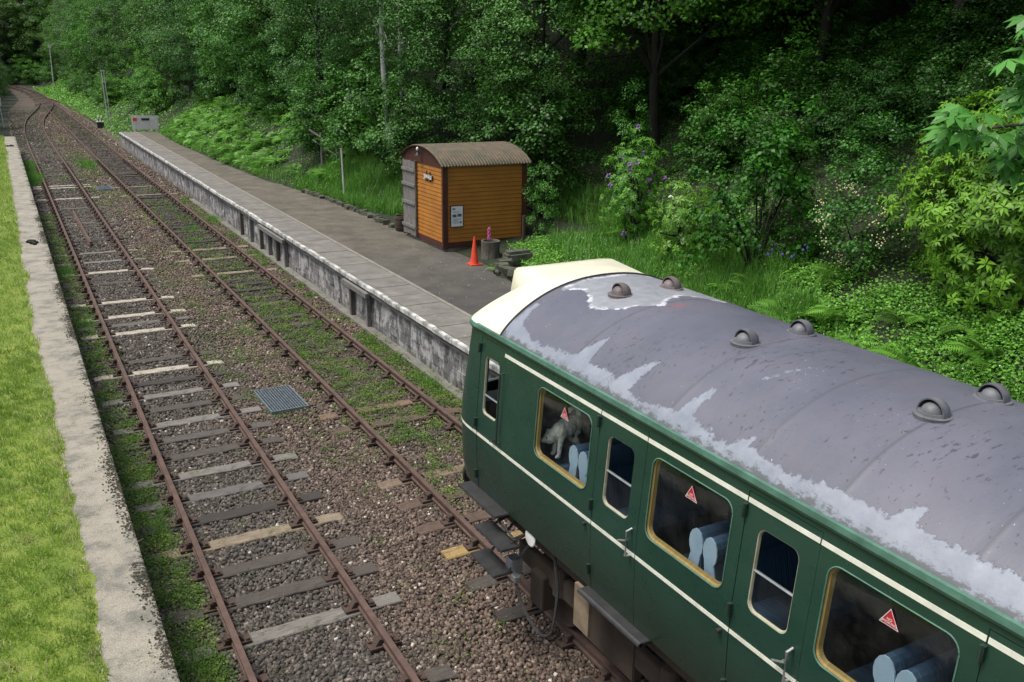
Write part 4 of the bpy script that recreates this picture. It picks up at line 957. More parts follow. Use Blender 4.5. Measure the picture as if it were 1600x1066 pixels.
# cream cab dome and destination box
M_CREAM = mat('cream_gloss_paint', (.7, .68, .54), (.6, .58, .44), 2.5, .35, bmp=.1, bscale=4, detail=7)
vv = np.linspace(0, 1, 30); tq = tt[::2]; Vs = []
ftop = lambda x: float(np.interp(x, fcx, fcy))-.27*((float(np.interp(x, fcx, fcy))-8.72)/.8)
for v_ in vv:
    for t in tq:
        x = t*1.345; yf = ftop(max(-1.405, min(1.405, t*1.41)))+.01
        Vs.append((XC+x, 8.2+v_*(yf-8.2), 3.38+(float(rz(np.array(x)))+.006-3.38)*(1-v_**2.6)**.62))
I = np.arange(len(Vs)).reshape(30, len(tq)); Fq = np.stack([I[:-1, :-1], I[:-1, 1:], I[1:, 1:], I[1:, :-1]], -1).reshape(-1, 4)
me = fastmesh('cab_dome', np.array(Vs), Fq, 4); me.shade_smooth(); link('cab_dome', me, M_CREAM, coach)
b = MB(); vs = []      # flared box, blended into the dome
sec = [(8.25, 3.55), (9.25, 3.4), (9.22, 3.7), (9.2, 3.87), (8.95, 3.915), (8.23, 3.93)]
for x_, f in ((-.69, 0), (-.64, .6), (-.59, 1), (-.3, 1), (0, 1), (.3, 1), (.59, 1), (.64, .6), (.69, 0)):
    for j, (q, z) in enumerate(sec):
        zr = float(rz(np.array(x_)))+.008; vs.append((XC+x_, q-.03*(1-f), zr-.02*(1-f) if j == 5 else z if f == 1 else z-(.014 if f == .6 else .24)))
b.add(vs, [(i*6+j, i*6+(j+1) % 6, (i+1)*6+(j+1) % 6, (i+1)*6+j) for i in range(8) for j in range(6)]+[tuple(range(6)), tuple(range(53, 47, -1))])
me = b.mesh('destination_box', bevel=.02); shade(me, 75); dbx = link('destination_box', me, M_CREAM, coach)
MB().box(XC-.5, XC+.5, 9.2, 9.235, 3.56, 3.82).build('blind_glass', M_IRON, dbx, bevel=.005)
# roof vents
M_VENT = mat('grey_painted_vent', (.13, .135, .15), (.085, .085, .095), 8, .55, bmp=.3, bscale=30)
M_VENT2 = mat('brown_grey_vent', (.15, .12, .12), (.09, .075, .075), 8, .55, bmp=.3, bscale=30)
def vent(x, y, m):
    z = float(rz(np.array(x-XC))); b = MB(); K = .84
    b.lathe([(.155*K, -.03), (.16*K, .008), (.13*K, .014), (.125*K, .03)], 20, (x, y, z))
    base = b.build('roof_vent', m, coach, smooth=40)
    b = MB(); vs = []; fs = []; n1, n2 = 14, 9
    for rad in (.132*K, .12*K):
        for i in range(n1+1):
            a = math.pi*i/n1
            for j in range(n2+1):
                xx = (-.045+(.175)*j/n2)*K; xx = min(xx, rad*.995); rr = math.sqrt(max(0, rad*rad-xx*xx)) if xx > 0 else rad*(1-.0*xx)
                vs.append((x+xx, y+rr*math.cos(a), z+.015+rr*math.sin(a)))
    k = (n1+1)*(n2+1)
    for i in range(n1):
        for j in range(n2):
            q = i*(n2+1)+j; fs.append((q, q+1, q+n2+2, q+n2+1)); fs.append((k+q, k+q+n2+1, k+q+n2+2, k+q+1))
        q = i*(n2+1); fs.append((q, q+n2+1, k+q+n2+1, k+q))
    b.add(vs, fs); b.build('hood', m, base, smooth=40)
    MB().sphere((x-.012, y, z+.01), .1*K, 14, 10).build('dome', m, base, smooth=60)
for k in range(10):
    y = 7.45-1.87*k
    for dx in (-.33, .33): vent(XC+dx, y, M_VENT2 if k == 0 else M_VENT)
# rear end, floor, ceiling
MB().box(XC-1.33, XC+1.33, YB-.03, YB, 1.4, 3.4).build('rear_end', M_GREEN, coach)
MB().box(XC-1.35, XC+1.35, YB, 8.7, 1.38, 1.42).build('floor', M_DARK, coach)
MB().box(XC-1.27, XC+1.27, YB, 8.6, 3.27, 3.3).build('ceiling', M_LINING, coach)
MB().box(XC-1.3, XC+1.3, 7.96, 8.0, 1.42, 2.45).build('cab_bulkhead', M_LINING, coach)
MB().box(XC-1.2, XC+1.2, 8.85, 9.15, 1.42, 2.38).build('driving_desk', M_IRON, coach)
for yb in (-.9, -6.5): MB().box(XC-1.3, XC+1.3, yb-.02, yb+.02, 1.42, 3.27).build('partition', M_LINING, coach)
# seats
M_SEAT = mat('blue_moquette', (.05, .115, .21), (.035, .085, .155), 3, .85, bmp=1, bscale=9, stretch=(9, .3, .3), bdist=.02)
M_SEATE = mat('pale_blue_seat_end', (.42, .55, .68), (.34, .46, .6), 6, .6)
def ell(cy_, cz_, ry, rz_, n=14): return [(cy_+ry*math.cos(2*math.pi*k/n), cz_+rz_*math.sin(2*math.pi*k/n)) for k in range(n)]
for k in range(9):
    y = 6.745-1.85*k
    for x0, x1 in ((XC-1.25, XC-.1), (XC+.3, XC+1.25)):
        root = None
        for s_ in (1, -1):
            b = MB(); b.prism(ell(y+s_*.085, 2.5, .078, .125), 0, x0+.012, x1-.012)
            b.prism([(y+s_*.02, 2.42), (y+s_*.13, 2.4), (y+s_*.24, 1.95), (y+s_*.02, 1.95)], 0, x0+.012, x1-.012)
            b.prism([(y+s_*.02, 1.95), (y+s_*.2, 2.0), (y+s_*.62, 2.02), (y+s_*.66, 1.96), (y+s_*.64, 1.84), (y+s_*.02, 1.84)], 0, x0+.012, x1-.012)
            b.box(x0+.05, x1-.05, min(y+s_*.1, y+s_*.5), max(y+s_*.1, y+s_*.5), 1.42, 1.84)
            if root is None: root = b.build('seat', M_SEAT, coach)
            else: b.build('seat', M_SEAT, coach)
            b = MB(); b.prism(ell(y+s_*.085, 2.5, .083, .13), 0, x0, x0+.012); b.prism([(y+s_*.02, 2.43), (y+s_*.14, 2.4), (y+s_*.26, 1.95), (y+s_*.1, 1.95)], 0, x0+.001, x0+.011)
            b.build('seat_end', M_SEATE, root)
for x0, x1 in ((XC-1.25, XC-.1), (XC+.3, XC+1.25)):      # seat against the cab bulkhead
    y = 7.93; b = MB(); b.prism(ell(y-.085, 2.44, .078, .11), 0, x0, x1); b.prism([(y-.02, 2.42), (y-.13, 2.4), (y-.24, 1.95), (y-.02, 1.95)], 0, x0, x1)
    b.prism([(y-.02, 1.95), (y-.2, 2.2), (y-.74, 2.215), (y-.8, 2.1), (y-.68, 1.5), (y-.02, 1.5)], 0, x0, x1); b.build('seat', M_SEAT, coach)
# no smoking triangles
M_RED = mat('red_sticker', (.5, .02, .035), (.42, .018, .03), 5, .4)
for k in range(9):
    y = 6.86-1.89*k; z = 2.96
    x = XC-hw(z)+.016
    t = MB(); t.cur = 0; t.prism([(y+.072, z-.043), (y-.072, z-.043), (y, z+.08)], 0, x, x+.002); s_ = t.build('warning_sticker', M_RED, coach)
    t = MB(); 
    tri = [(y+.072, z-.043), (y-.072, z-.043), (y, z+.08)]; cen = (y, z-.002)
    inn = [(cen[0]+(q[0]-cen[0])*.9, cen[1]+(q[1]-cen[1])*.9) for q in tri]
    t.add([(x-.001, *q) for q in tri]+[(x-.001, *q) for q in inn], [(i, (i+1) % 3, 3+(i+1) % 3, 3+i) for i in range(3)]); t.build('border', M_WPAINT, s_)
    text('lettering', 'NO\nSMOKING', .026, (x-.0015, y, z-.01), (0, -1, 0), (0, 0, 1), M_WPAINT, s_, ext=.0004)
# underframe
b = MB()
for s_ in (-1, 1): b.box(XC+s_*1.12-.05, XC+s_*1.12+.05, YB, 8.85, 1.1, 1.38)
b.build('solebar', M_BROWN, coach)
MB().box(XC-1.15, XC+1.15, 8.85, 9.2, .95, 1.38).build('headstock', M_DARK, coach, bevel=.01)
for s_ in (-1, 1):
    b = MB(); rx = Matrix.Rotation(math.radians(-90), 3, 'X'); b.lathe([(.1, 0), (.1, .25), (.07, .25), (.07, .55), (.25, .56), (.26, .59), (.2, .61)], 20, (XC+s_*.87, 9.0, 1.12), rx); b.build('buffer', M_IRON, coach, smooth=40)
    b = MB(); b.tube([(XC+s_*.3, 9.2, 1.25), (XC+s_*.32, 9.45, 1.15), (XC+s_*.33, 9.45, .8), (XC+s_*.28, 9.3, .6)], .025, 8); b.build('brake_hose', M_IRON, coach)
def bogie(yc):
    t = MB()
    for s_ in (-1, 1):
        t.box(XC+s_*1.02-.045, XC+s_*1.02+.045, yc-1.85, yc+1.85, .62, .86); t.box(XC+s_*1.02-.06, XC+s_*1.02+.06, yc-.45, yc+.45, .45, 1.0)
        for a in (-1.3, 1.3): t.box(XC+s_*1.05-.09, XC+s_*1.05+.09, yc+a-.14, yc+a+.14, .3, .72)
        for a in (-.95, .95): t.tube([(XC+s_*1.03, yc+a, .62), (XC+s_*1.03, yc+a, .95)], .1, 10)
    t.box(XC-.95, XC+.95, yc-.3, yc+.3, .6, .9)
    g = t.build('bogie_frame', M_BROWN, coach, bevel=.01)
    ry = Matrix.Rotation(math.radians(90), 3, 'Y')
    for a in (-1.3, 1.3):
        w_ = MB(); w_.tube([(XC-.95, yc+a, .457), (XC+.95, yc+a, .457)], .07, 12)
        w_.lathe([(.1, -.82), (.4, -.8), (.457, -.815), (.462, -.7), (.49, -.69), (.48, -.66), (.39, -.68), (.1, -.66)], 28, (XC, yc+a, .457), ry)
        w_.lathe([(.1, .66), (.39, .68), (.48, .66), (.49, .69), (.462, .7), (.457, .815), (.4, .8), (.1, .82)], 28, (XC, yc+a, .457), ry)
        w_.build('wheelset', M_CHAIR, g, smooth=30)
bogie(6.35); bogie(-7.2)
b = MB()
for y0, y1, x0, x1, z in ((7.9, 8.84, 4.2, 4.42, 1.41), (7.55, 8.2, 4.1, 4.34, 1.2), (7.62, 8.2, 4.05, 4.3, .86)): b.box(x0, x1, y0, y1, z-.03, z)
for y in (7.65, 8.1): b.tube([(4.6, y, 1.3), (4.25, y, 1.19)], .02, 6); b.tube([(4.6, y, 1.2), (4.25, y, .85)], .02, 6)
b.build('cab_steps', M_IRON, coach, bevel=.008)
for d in DL:
    b = MB(); b.box(4.27, 4.45, d-.93, d+.05, 1.36, 1.4); b.tube([(4.28, d-.93, 1.38), (4.28, d+.05, 1.38)], .028, 8); b.box(4.4, 4.62, d-.5, d-.45, 1.2, 1.36); b.build('footboard', M_IRON, coach, bevel=.004)
tag(MB().box(4.36, 4.4, 6.24, 6.5, .86, 1.33).build('guard_plate', mat('dirty_cream_plate', (.24, .19, .12), (.14, .1, .07), 4, .8), coach))
b = MB(); b.lathe([(.1, 0), (.1, .012), (.09, .016)], 20, (4.41, 7.45, 1.33), Matrix.Rotation(math.radians(-90), 3, 'Y')); b.build('white_disc', M_WPAINT, coach)
b = MB(); b.box(4.28, 4.42, 7.62, 7.78, .8, .98); b.box(4.26, 4.34, 7.52, 7.63, .76, .84); b.build('speed_sensor', M_ALU, coach, bevel=.01)
b = MB(); b.tube(catmull3([(4.3, 7.6, .8), (4.28, 7.4, .6), (4.3, 7.1, .42), (4.35, 6.9, .5), (4.45, 6.95, .9), (4.5, 7.1, 1.25)]) , .018, 6); b.build('cable', M_IRON, coach)
b = MB(); b.tube([(4.4, 8.02, 1.38), (4.3, 8.0, 1.3), (4.28, 7.6, 1.28), (4.35, 7.5, 1.36)], .014, 6); b.build('grab_rail', M_IRON, coach)
b = MB(); b.box(XC-.9, XC+.9, -3.2, 3.6, .55, 1.2); b.box(XC-1.1, XC-.9, 2.0, 3.8, .6, 1.15); b.box(XC-1.08, XC-.95, -1.5, 1.2, .5, 1.1); b.build('engine_and_tanks', M_DARK, coach, bevel=.02)
# dog
def voxel(me, size, sub=0, disp=0, dscale=.05):
    o = bpy.data.objects.new('tmpv', me); COL.objects.link(o)
    md = o.modifiers.new('r', 'REMESH'); md.mode = 'VOXEL'; md.voxel_size = size
    s_ = o.modifiers.new('s', 'SMOOTH'); s_.iterations = 4
    if disp:
        tx = bpy.data.textures.new('fur', 'CLOUDS'); tx.noise_scale = dscale; d_ = o.modifiers.new('d', 'DISPLACE'); d_.texture = tx; d_.strength = disp; d_.mid_level = .5
    dg = bpy.context.evaluated_depsgraph_get(); dg.update(); m2 = bpy.data.meshes.new_from_object(o.evaluated_get(dg)); bpy.data.objects.remove(o); m2.shade_smooth(); return m2
DX, DY, DZ = -.13, .17, .2
dog = thing('dog', (4.85, 7.2+DY, 2.02+DZ), 'small fluffy cream dog standing on the blue seat behind the first window', 'dog')
b = MB(); D = Vector
b.sphere((4.9, 7.14, 2.4), (.17, .11, .13), 16, 12); b.sphere((4.78, 7.12, 2.37), (.11, .105, .13), 14, 10); b.sphere((5.02, 7.16, 2.4), (.12, .1, .13), 14, 10)
b.tube([(4.76, 7.12, 2.4), (4.68, 7.16, 2.32)], .08, 10)
b.sphere((4.655, 7.17, 2.28), (.085, .08, .08), 14, 10); b.sphere((4.585, 7.19, 2.255), (.05, .04, .036), 10, 8)
for s_ in (-1, 1):
    b.sphere((4.67, 7.17+s_*.07, 2.335), (.03, .025, .055), 8, 6)
    b.tube([(4.77, 7.12+s_*.06, 2.33), (4.75, 7.12+s_*.06, 2.18), (4.74, 7.12+s_*.06, 2.06)], [.05, .034, .032], 8); b.sphere((4.72, 7.12+s_*.06, 2.045), (.045, .032, .026), 8, 6)
    b.tube([(5.04, 7.16+s_*.06, 2.34), (5.0, 7.16+s_*.065, 2.22), (5.07, 7.16+s_*.065, 2.12), (5.05, 7.16+s_*.065, 2.05)], [.065, .05, .034, .03], 8); b.sphere((5.03, 7.16+s_*.065, 2.045), (.045, .03, .026), 8, 6)
b.tube([(5.1, 7.18, 2.45), (5.12, 7.2, 2.56), (5.06, 7.22, 2.63), (4.98, 7.22, 2.6), (4.98, 7.22, 2.55)], [.04, .04, .038, .032, .025], 8)
M_FUR = mat('cream_fur', (.92, .88, .78), (.82, .78, .66), 24, .95, bmp=.8, bscale=90)
link('body', voxel(b.mesh('dogbody'), .012, disp=.02, dscale=.03), M_FUR, dog)
b = MB(); b.sphere((4.538, 7.195, 2.265), (.012, .016, .012), 8, 6); b.build('nose', M_IRON, dog, smooth=60)
for s_ in (-1, 1): MB().sphere((4.59, 7.175+s_*.038, 2.31), .011, 8, 6).build('eye', M_IRON, dog, smooth=60)
b = MB(); b.tube([(4.735+.0*math.cos(a), 7.14+.09*math.cos(a), 2.36+.09*math.sin(a)) for a in np.linspace(0, 2*math.pi, 16)], .01, 6, cap=False); b.build('collar', M_RED, dog)
for ch in dog.children: ch.location = (0, 0, 0); ch.data.transform(Matrix.Translation((DX, DY, DZ+.02))@Matrix.Scale(.8, 4))

# ------------------------------------------------------------------ vegetation
def dirs(n, r):
    v = r.normal(size=(n, 3)); return v/np.linalg.norm(v, axis=1, keepdims=True)
def crown_mesh(name, seed, h, rx, rz_, ncl, lpc, ls, clr, tmpl=LEAF, flat=.55, up=.8, inner=.45, low=-.9, droop=0):
    r = np.random.default_rng(seed); d = dirs(ncl*3, r); d = d[d[:, 2] > low][:ncl]
    ph = r.uniform(0, 6, 6)
    lob = 1+.2*np.sin(3*np.arctan2(d[:, 1], d[:, 0])+ph[0])+.14*np.sin(5*np.arctan2(d[:, 1], d[:, 0])+4*d[:, 2]+ph[1])+.15*np.sin(6*d[:, 2]+ph[2])
    rad = r.uniform(inner, 1, len(d))**.6*lob
    c = d*rad[:, None]*np.array([rx, rx, rz_])+np.array([0, 0, h]); k = len(c)
    idx = np.repeat(np.arange(k), lpc); n = len(idx); cr = clr*r.uniform(.6, 1.25, k)
    off = dirs(n, r)*(r.uniform(.25, 1, n)**.5)[:, None]; off[:, 2] *= flat
    P = c[idx]+off*cr[idx][:, None]
    # leaves of a clump hang lower towards its rim
    P[:, 2] -= (np.hypot(off[:, 0], off[:, 1])**2)*cr[idx]*(.25+droop)
    nrm = off*.55+d[idx]*.35+np.array([0, 0, up])+r.normal(0, .38, (n, 3))
    clt = r.uniform(-.26, .26, k)
    tint = np.clip(.42+clt[idx]+.22*r.normal(size=n), 0, 1)
    me = soup(name, *tmpl, P, align(nrm, r), ls*r.uniform(.65, 1.25, n), tint); return me, c
def trunk_mesh(seed, h, rx, rz_, r0, centers, lean=.25, nl=11):
    r = random.Random(seed); b = MB(); top = Vector((r.uniform(-lean, lean), r.uniform(-lean, lean), h+rz_*.45)); a1, a2 = r.uniform(-.25, .25), r.uniform(-.25, .25)
    P = [Vector((0, 0, -.6))]+[Vector((top.x*t+a1*math.sin(t*4), top.y*t+a2*math.sin(t*3.3), top.z*t)) for t in (.02, .15, .3, .45, .6, .75, .88, 1)]
    b.tube(P, [r0*1.3, r0*1.12, r0, r0*.9, r0*.78, r0*.62, r0*.45, r0*.3, r0*.12], 9)
    for k in range(nl):
        c = Vector(centers[r.randrange(len(centers))]); i = r.randrange(4, 8); s_ = P[i]
        if c.z < s_.z-1: c.z = s_.z-.5
        m_ = (s_+c)/2+Vector((0, 0, .35)); b.tube([s_, m_, c], [r0*.32, r0*.2, r0*.07], 5)
    return b.mesh('trunk', smooth=50)
M_BARKD = mat('dark_bark', (.028, .026, .018), (.013, .013, .009), 6, .95, bmp=1, bscale=22, stretch=(1, 1, .3), bdist=.03)
M_BIRCH = mat('birch_bark', (.5, .5, .46), (.06, .055, .05), 3.5, .8, stretch=(1, 1, 2.2), lo=.56, hi=.66, bmp=.3)
M_LEAF = leafmat('broad_leaf', (.018, .066, .006), (.09, .24, .022), .5, .25, True, .3, extra=(.12, .23, .06))
M_LEAFB = leafmat('small_grey_leaf', (.02, .07, .01), (.09, .235, .034), .48, .22, True, .35, extra=(.15, .26, .1))
M_FERN = leafmat('fern_frond', (.06, .16, .02), (.16, .37, .05), .55, .3, True)
M_RHODO = leafmat('rhododendron_leaf', (.05, .14, .012), (.17, .36, .03), .45, .3, True, .3)
M_HERB = leafmat('herb_leaf', (.06, .19, .018), (.19, .44, .055), .5, .3, False, .4)
M_TALL = leafmat('tall_grass', (.05, .15, .018), (.14, .34, .045), .5, .35, False, .4)
SMALL = ([(0, 0, 0), (.36, .45, .06), (0, 1, -.04), (-.36, .45, .06)], [(0, 1, 2, 3)])
kinds = {}
for i, (h, rx, z_, ncl, lpc, ls, clr, m_) in enumerate([
        (4.6, 3.3, 4.3, 200, 150, .10, .7, M_LEAFB), (4.6, 3.8, 4.2, 220, 150, .10, .75, M_LEAFB), (5.4, 3.0, 5.0, 190, 160, .095, .65, M_LEAFB),
        (4.9, 4.0, 4.4, 200, 115, .15, .75, M_LEAF), (5.6, 3.4, 5.0, 180, 120, .16, .75, M_LEAF), (4.6, 3.6, 4.4, 200, 120, .14, .7, M_LEAF)]):
    me, c = crown_mesh('crown', 100+i, h, rx, z_, ncl, lpc, ls, clr, droop=.25 if i < 3 else 0); me.materials.append(m_)
    tk = trunk_mesh(100+i, h, rx, z_, .17, c); tk.materials.append(M_BARKD); kinds['t%d' % i] = (me, tk)
me, c = crown_mesh('crown', 120, 8.2, 3.4, 4.0, 150, 150, .10, .8, droop=.3); me.materials.append(M_LEAFB)
tk = trunk_mesh(121, 8.2, 3.0, 4, .12, c); tk.materials.append(M_BIRCH); kinds['birch'] = (me, tk)
me, c = crown_mesh('crown', 122, 7.4, 4.4, 3.2, 230, 125, .15, .85, low=-.8); me.materials.append(M_LEAF)
tk = trunk_mesh(123, 7.4, 4, 3.4, .2, c); tk.materials.append(M_BARKD); kinds['high'] = (me, tk)
for i, (rx, z_, ncl, lpc, ls, m_) in enumerate([(1.3, 1.4, 70, 90, .085, M_LEAFB), (1.6, 1.2, 80, 80, .10, M_LEAF), (1.0, 1.5, 50, 90, .08, M_LEAFB), (1.4, 1.5, 75, 75, .11, M_LEAF)]):
    me, c = crown_mesh('foliage', 140+i, z_*.9, rx, z_, ncl, lpc, ls, .34, inner=.3, up=.9); me.materials.append(m_)
    st_ = MB(); r = random.Random(i)
    for k in range(9): q = c[r.randrange(len(c))]; st_.tube([(0, 0, -.3), (q[0]*.4, q[1]*.4, q[2]*.5), tuple(q)], [.03, .022, .01], 5)
    sm_ = st_.mesh('stems'); sm_.materials.append(M_BARKD); kinds['b%d' % i] = (me, sm_)
def plant(kind, name, x, y, label, cat, group=None, s=1., sz=None, rzz=None, col=(1, 1, 1), z=None, sink=.1, lean=(0, 0), flags=True):
    a, b_ = kinds[kind]; zz = float(tz(x, y)) if z is None else z
    rr = random.Random(int(x*100)*7919+int(y*100)*31+ord(kind[-1]))
    t = thing(name, (x, y, zz-sink), label, cat, group, rz=rr.uniform(0, 6.28) if rzz is None else rzz)
    t.scale = (s, s, sz or s); t.rotation_euler = (lean[0], lean[1], t.rotation_euler[2])
    for me in (a, b_):
        o = bpy.data.objects.new(me.name.split('.')[0], me); COL.objects.link(o); o.parent = t; o.color = (*col, 1)
    return t
def foot(y): return float(np.interp(y, FY, FX))
r = random.Random(21)
G1 = 'small-leaved trees in the wood along the platform'; G2 = 'broad-leaved trees in the wood along the platform'
# --- individually told-apart trees
plant('birch', 'birch_tree', 13.3, 33.9, 'white-trunked birch standing behind the hut, left of its roof', 'tree', rzz=1.0, sz=1.0, col=(.9, 1, .95))
plant('birch', 'birch_tree', 14.2, 34.9, 'thinner grey birch just right of the white-trunked one behind the hut', 'tree', s=.85, rzz=2.0, col=(.8, .9, .8))
plant('t2', 'tree', 13.5, 42.5, 'dark-trunked tree above the old handrail on the bank', 'tree', s=.95, col=(.75, .9, .75), rzz=.4)
plant('t1', 'tree', 15.2, 30.3, 'grey-green leafy tree leaning over the left side of the hut roof', 'tree', s=.86, col=(.95, 1.05, .95), rzz=3.3)
plant('t0', 'tree', 16.6, 27.9, 'big leafy tree rising directly behind the hut roof', 'tree', s=.95, col=(1.0, 1.1, .9), rzz=.9)
plant('t4', 'tree', 13.6, 60.5, 'pale green tree overhanging the ferns near the far platform end', 'tree', s=.95, col=(.95, 1.1, .9), rzz=2.2)
plant('t3', 'tree', 13.8, 52.0, 'dense tree above the bright fern slope', 'tree', s=.9, col=(.8, 1, .95), rzz=1.5)
plant('t0', 'tree', 13.4, 69.5, 'bushy tree rising behind the white picket panel', 'tree', s=.95, col=(.8, 1, .85), rzz=4.1)
# --- the wood: rows on the bank, y grows away from the camera
spots = []
for y in np.arange(36, 100, 6.3): spots.append((foot(y)+6.5+r.uniform(-1, 1.2), y+r.uniform(-1.5, 1.5), 0))
for y in np.arange(33, 100, 6.0): spots.append((foot(y)+12+r.uniform(-1.5, 1.5), y+r.uniform(-2, 2), 1))
for y in np.arange(78, 215, 8): spots.append((foot(y)+5.2+r.uniform(-.6, 1.6), y+r.uniform(-2, 2), 2))
for y in np.arange(100, 230, 9): spots.append((foot(y)+12+r.uniform(-2, 2), y+r.uniform(-2, 2), 2))
for y in np.arange(60, 230, 16): spots.append((foot(y)+19+r.uniform(-2, 2), y+r.uniform(-2, 2), 1))
for x, y, row in spots:
    k = r.choice(['t0', 't1', 't2', 't3', 't4', 't5']); sm_leaf = k in ('t0', 't1', 't2')
    s_ = r.uniform(.85, 1.1)*(1.12 if row else 1); b_ = r.choice([r.uniform(.55, .85), r.uniform(.85, 1.2), r.uniform(1.15, 1.5)])
    if y > 120: s_ *= 1.12
    far = y > 76
    lab_ = ('small-leaved grey-green tree of the far wood beyond the platform' if sm_leaf else 'broad-leaved green tree of the far wood beyond the platform') if far else \
           ('grey-green small-leaved tree packed in the wood above the platform bank' if sm_leaf else 'broad-leaved dark tree packed in the wood above the platform bank')
    plant(k, 'tree', x, y, lab_, 'tree', (G1 if sm_leaf else G2)+(' far' if far else ''), s=s_, col=(b_*r.uniform(.85, 1.15), b_, b_*r.uniform(.7, 1.0)))
# far end and left wood
for i, (x, y) in enumerate([(-3, 228), (3, 232), (9, 230), (15, 233), (-9, 226), (6, 240), (-4, 241), (12, 244), (0, 250), (20, 240), (-14, 236), (-8, 252), (6, 256), (14, 260), (-18, 250), (24, 256), (-24, 228), (-20, 216), (-27, 240), (-13, 222), (-32, 225), (-30, 252)]):
    b_ = r.uniform(.7, 1.1); plant(r.choice(['t3', 't4', 't5', 't0']), 'tree', x, y, 'distant tree closing the view where the line curves away', 'tree', 'trees closing the far end of the line', s=r.uniform(1.8, 2.2) if y > 234 or x < -6 else r.uniform(1.2, 1.5), col=(b_, b_, b_*.85), sink=1.5)
for i, (x, y) in enumerate([(-8+r.uniform(-2, 1), yy) for yy in range(84, 230, 11)]):
    b_ = r.uniform(.65, 1.0); plant(r.choice(['t3', 't1', 't5']), 'tree', x, y, 'tree of the wood left of the curving line', 'tree', 'trees left of the line', s=r.uniform(1.1, 1.35), col=(b_, b_, b_*.9), sink=.5)
for i, y in enumerate([80, 87, 95, 104, 113, 122, 131, 140, 149, 158, 167, 175, 183, 190, 197, 204, 211]):
    x = np.interp(y, [80, 120, 150, 175, 190, 204, 211], [-4.6, -4.0, -2.2, -1.0, -1.1, -3.2, -5])+r.uniform(-.5, .3); b_ = r.uniform(.65, 1.05)
    plant(r.choice(['t0', 't1', 't5', 't2']), 'tree', x, y, 'tree of the wood left of the curving line', 'tree', 'trees left of the line', s=r.uniform(.8, 1.05), col=(b_, b_, b_*.9), sink=1.2)
# the wood on the left behind the grass (beside the picture: it stands in the carriage windows as reflection)
for i in range(16):
    y = -14+i*5.2; x = -13-r.uniform(0, 5); plant(r.choice(['t3', 't5', 't0', 't1']), 'tree', x, y, 'tree of the wood beyond the left platform lawn', 'tree', 'trees beyond the lawn', s=r.uniform(1, 1.2), col=(.8, .85, .7), z=.9)
# right of the hut and behind the carriage: high canopy over a dark slope
for i, (x, y, s_) in enumerate([(19.2, 24.6, 1.0), (21.0, 20.0, 1.02), (20.3, 15.2, 1.0), (20.8, 10.2, 1.0), (20.6, 4.5, 1.05), (25.5, 23.5, 1.1), (26, 17, 1.1), (26, 11, 1.1), (25.5, 5, 1.1), (24.5, 29.5, 1.1), (20, -1, 1.1), (26, -2, 1.1), (19.4, 30, 1.0), (30.5, 20, 1.1), (30.5, 12, 1.1), (31, 27, 1.1), (31, 4, 1.1), (23.4, 22, 1.05), (23.6, 17.5, 1.1), (23.5, 12.8, 1.1), (23.4, 7.8, 1.1), (23.5, 2, 1.1), (22.6, 26.5, 1.05), (26, 35, 1.1), (22.5, 34.5, 1)]):
    b_ = r.uniform(.8, 1.2); hi = i < 5
    plant('high' if x < 24 else r.choice(['t3', 't5', 't1']), 'tree', x, y, ['tall tree behind the hut with leaves hanging over the dark gap', 'tall tree over the purple rhododendron, branches overhanging', 'tall dark-trunked tree in the middle of the shaded slope', 'tall tree above the yellow-flowered bush on the shaded slope', 'tall tree at the right behind the yellow-green rhododendron'][i] if hi else 'tall tree deep in the dark wood behind the carriage', 'tree', None if hi else 'trees deep in the dark wood', s=s_, col=(b_, b_*1.05, b_*.8), sink=1.9 if x < 24 else .5)
# shrubs
def bush(k, x, y, label, s=1., col=(1, 1, 1), group=None, sz=None, cat='shrub'): return plant(k, 'shrub', x, y, label, cat, group, s=s, sz=sz, col=col)
bush('b0', 13.3, 33.6, 'big grey-green shrub filling the bank left of the hut', 1.5, (1, 1.1, .95), sz=1.75)
bush('b2', 13.2, 31.2, 'tall shrub between the big grey-green shrub and the hut', 1.3, (.9, 1, .85), sz=1.5)
bush('b1', 13.0, 36.2, 'rounded leafy shrub beside the old handrail', 1.3, (.8, 1, .75))
bush('b3', 12.3, 39.6, 'dark shrub above the old handrail', 1.15, (.75, .95, .7))
bush('b0', 15.2, 28.2, 'shrub tucked behind the left corner of the hut', 1.4, (.8, .95, .75))
bush('b2', 15.4, 25.6, 'tall dark shrub behind the hut', 1.5, (.6, .75, .6), sz=1.7)
bush('b3', 14.35, 14.7, 'dark feathery shrub between white rhododendron and ferns', 1.0, (.45, .75, .4), sz=1.25)
bush('b2', 16.4, 22.4, 'spindly pale-leaved shrub in the gap right of the hut', .7, (1, 1.2, .95), sz=1.2)
bush('b2', 13.5, 22.6, 'small leafy sapling beside the rusty iron post', .45, (1.3, 1.4, 1.2), sz=.75)
for i in range(80):
    y = r.uniform(0, 27); x = foot(y)+r.uniform(3.4, 9.5)
    if y > 22 and x < 17: x += 2.5
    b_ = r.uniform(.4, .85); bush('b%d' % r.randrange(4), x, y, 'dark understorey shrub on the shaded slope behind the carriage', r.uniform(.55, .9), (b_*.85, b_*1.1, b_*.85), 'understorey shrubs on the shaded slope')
for i in range(26):
    b_ = r.uniform(.4, .75); bush('b%d' % (i % 4), r.uniform(17.3, 21.5), 8.5+i*.5, 'dark understorey shrub on the shaded slope behind the carriage', r.uniform(.6, .95), (b_*.85, b_*1.1, b_*.85), 'understorey shrubs on the shaded slope')
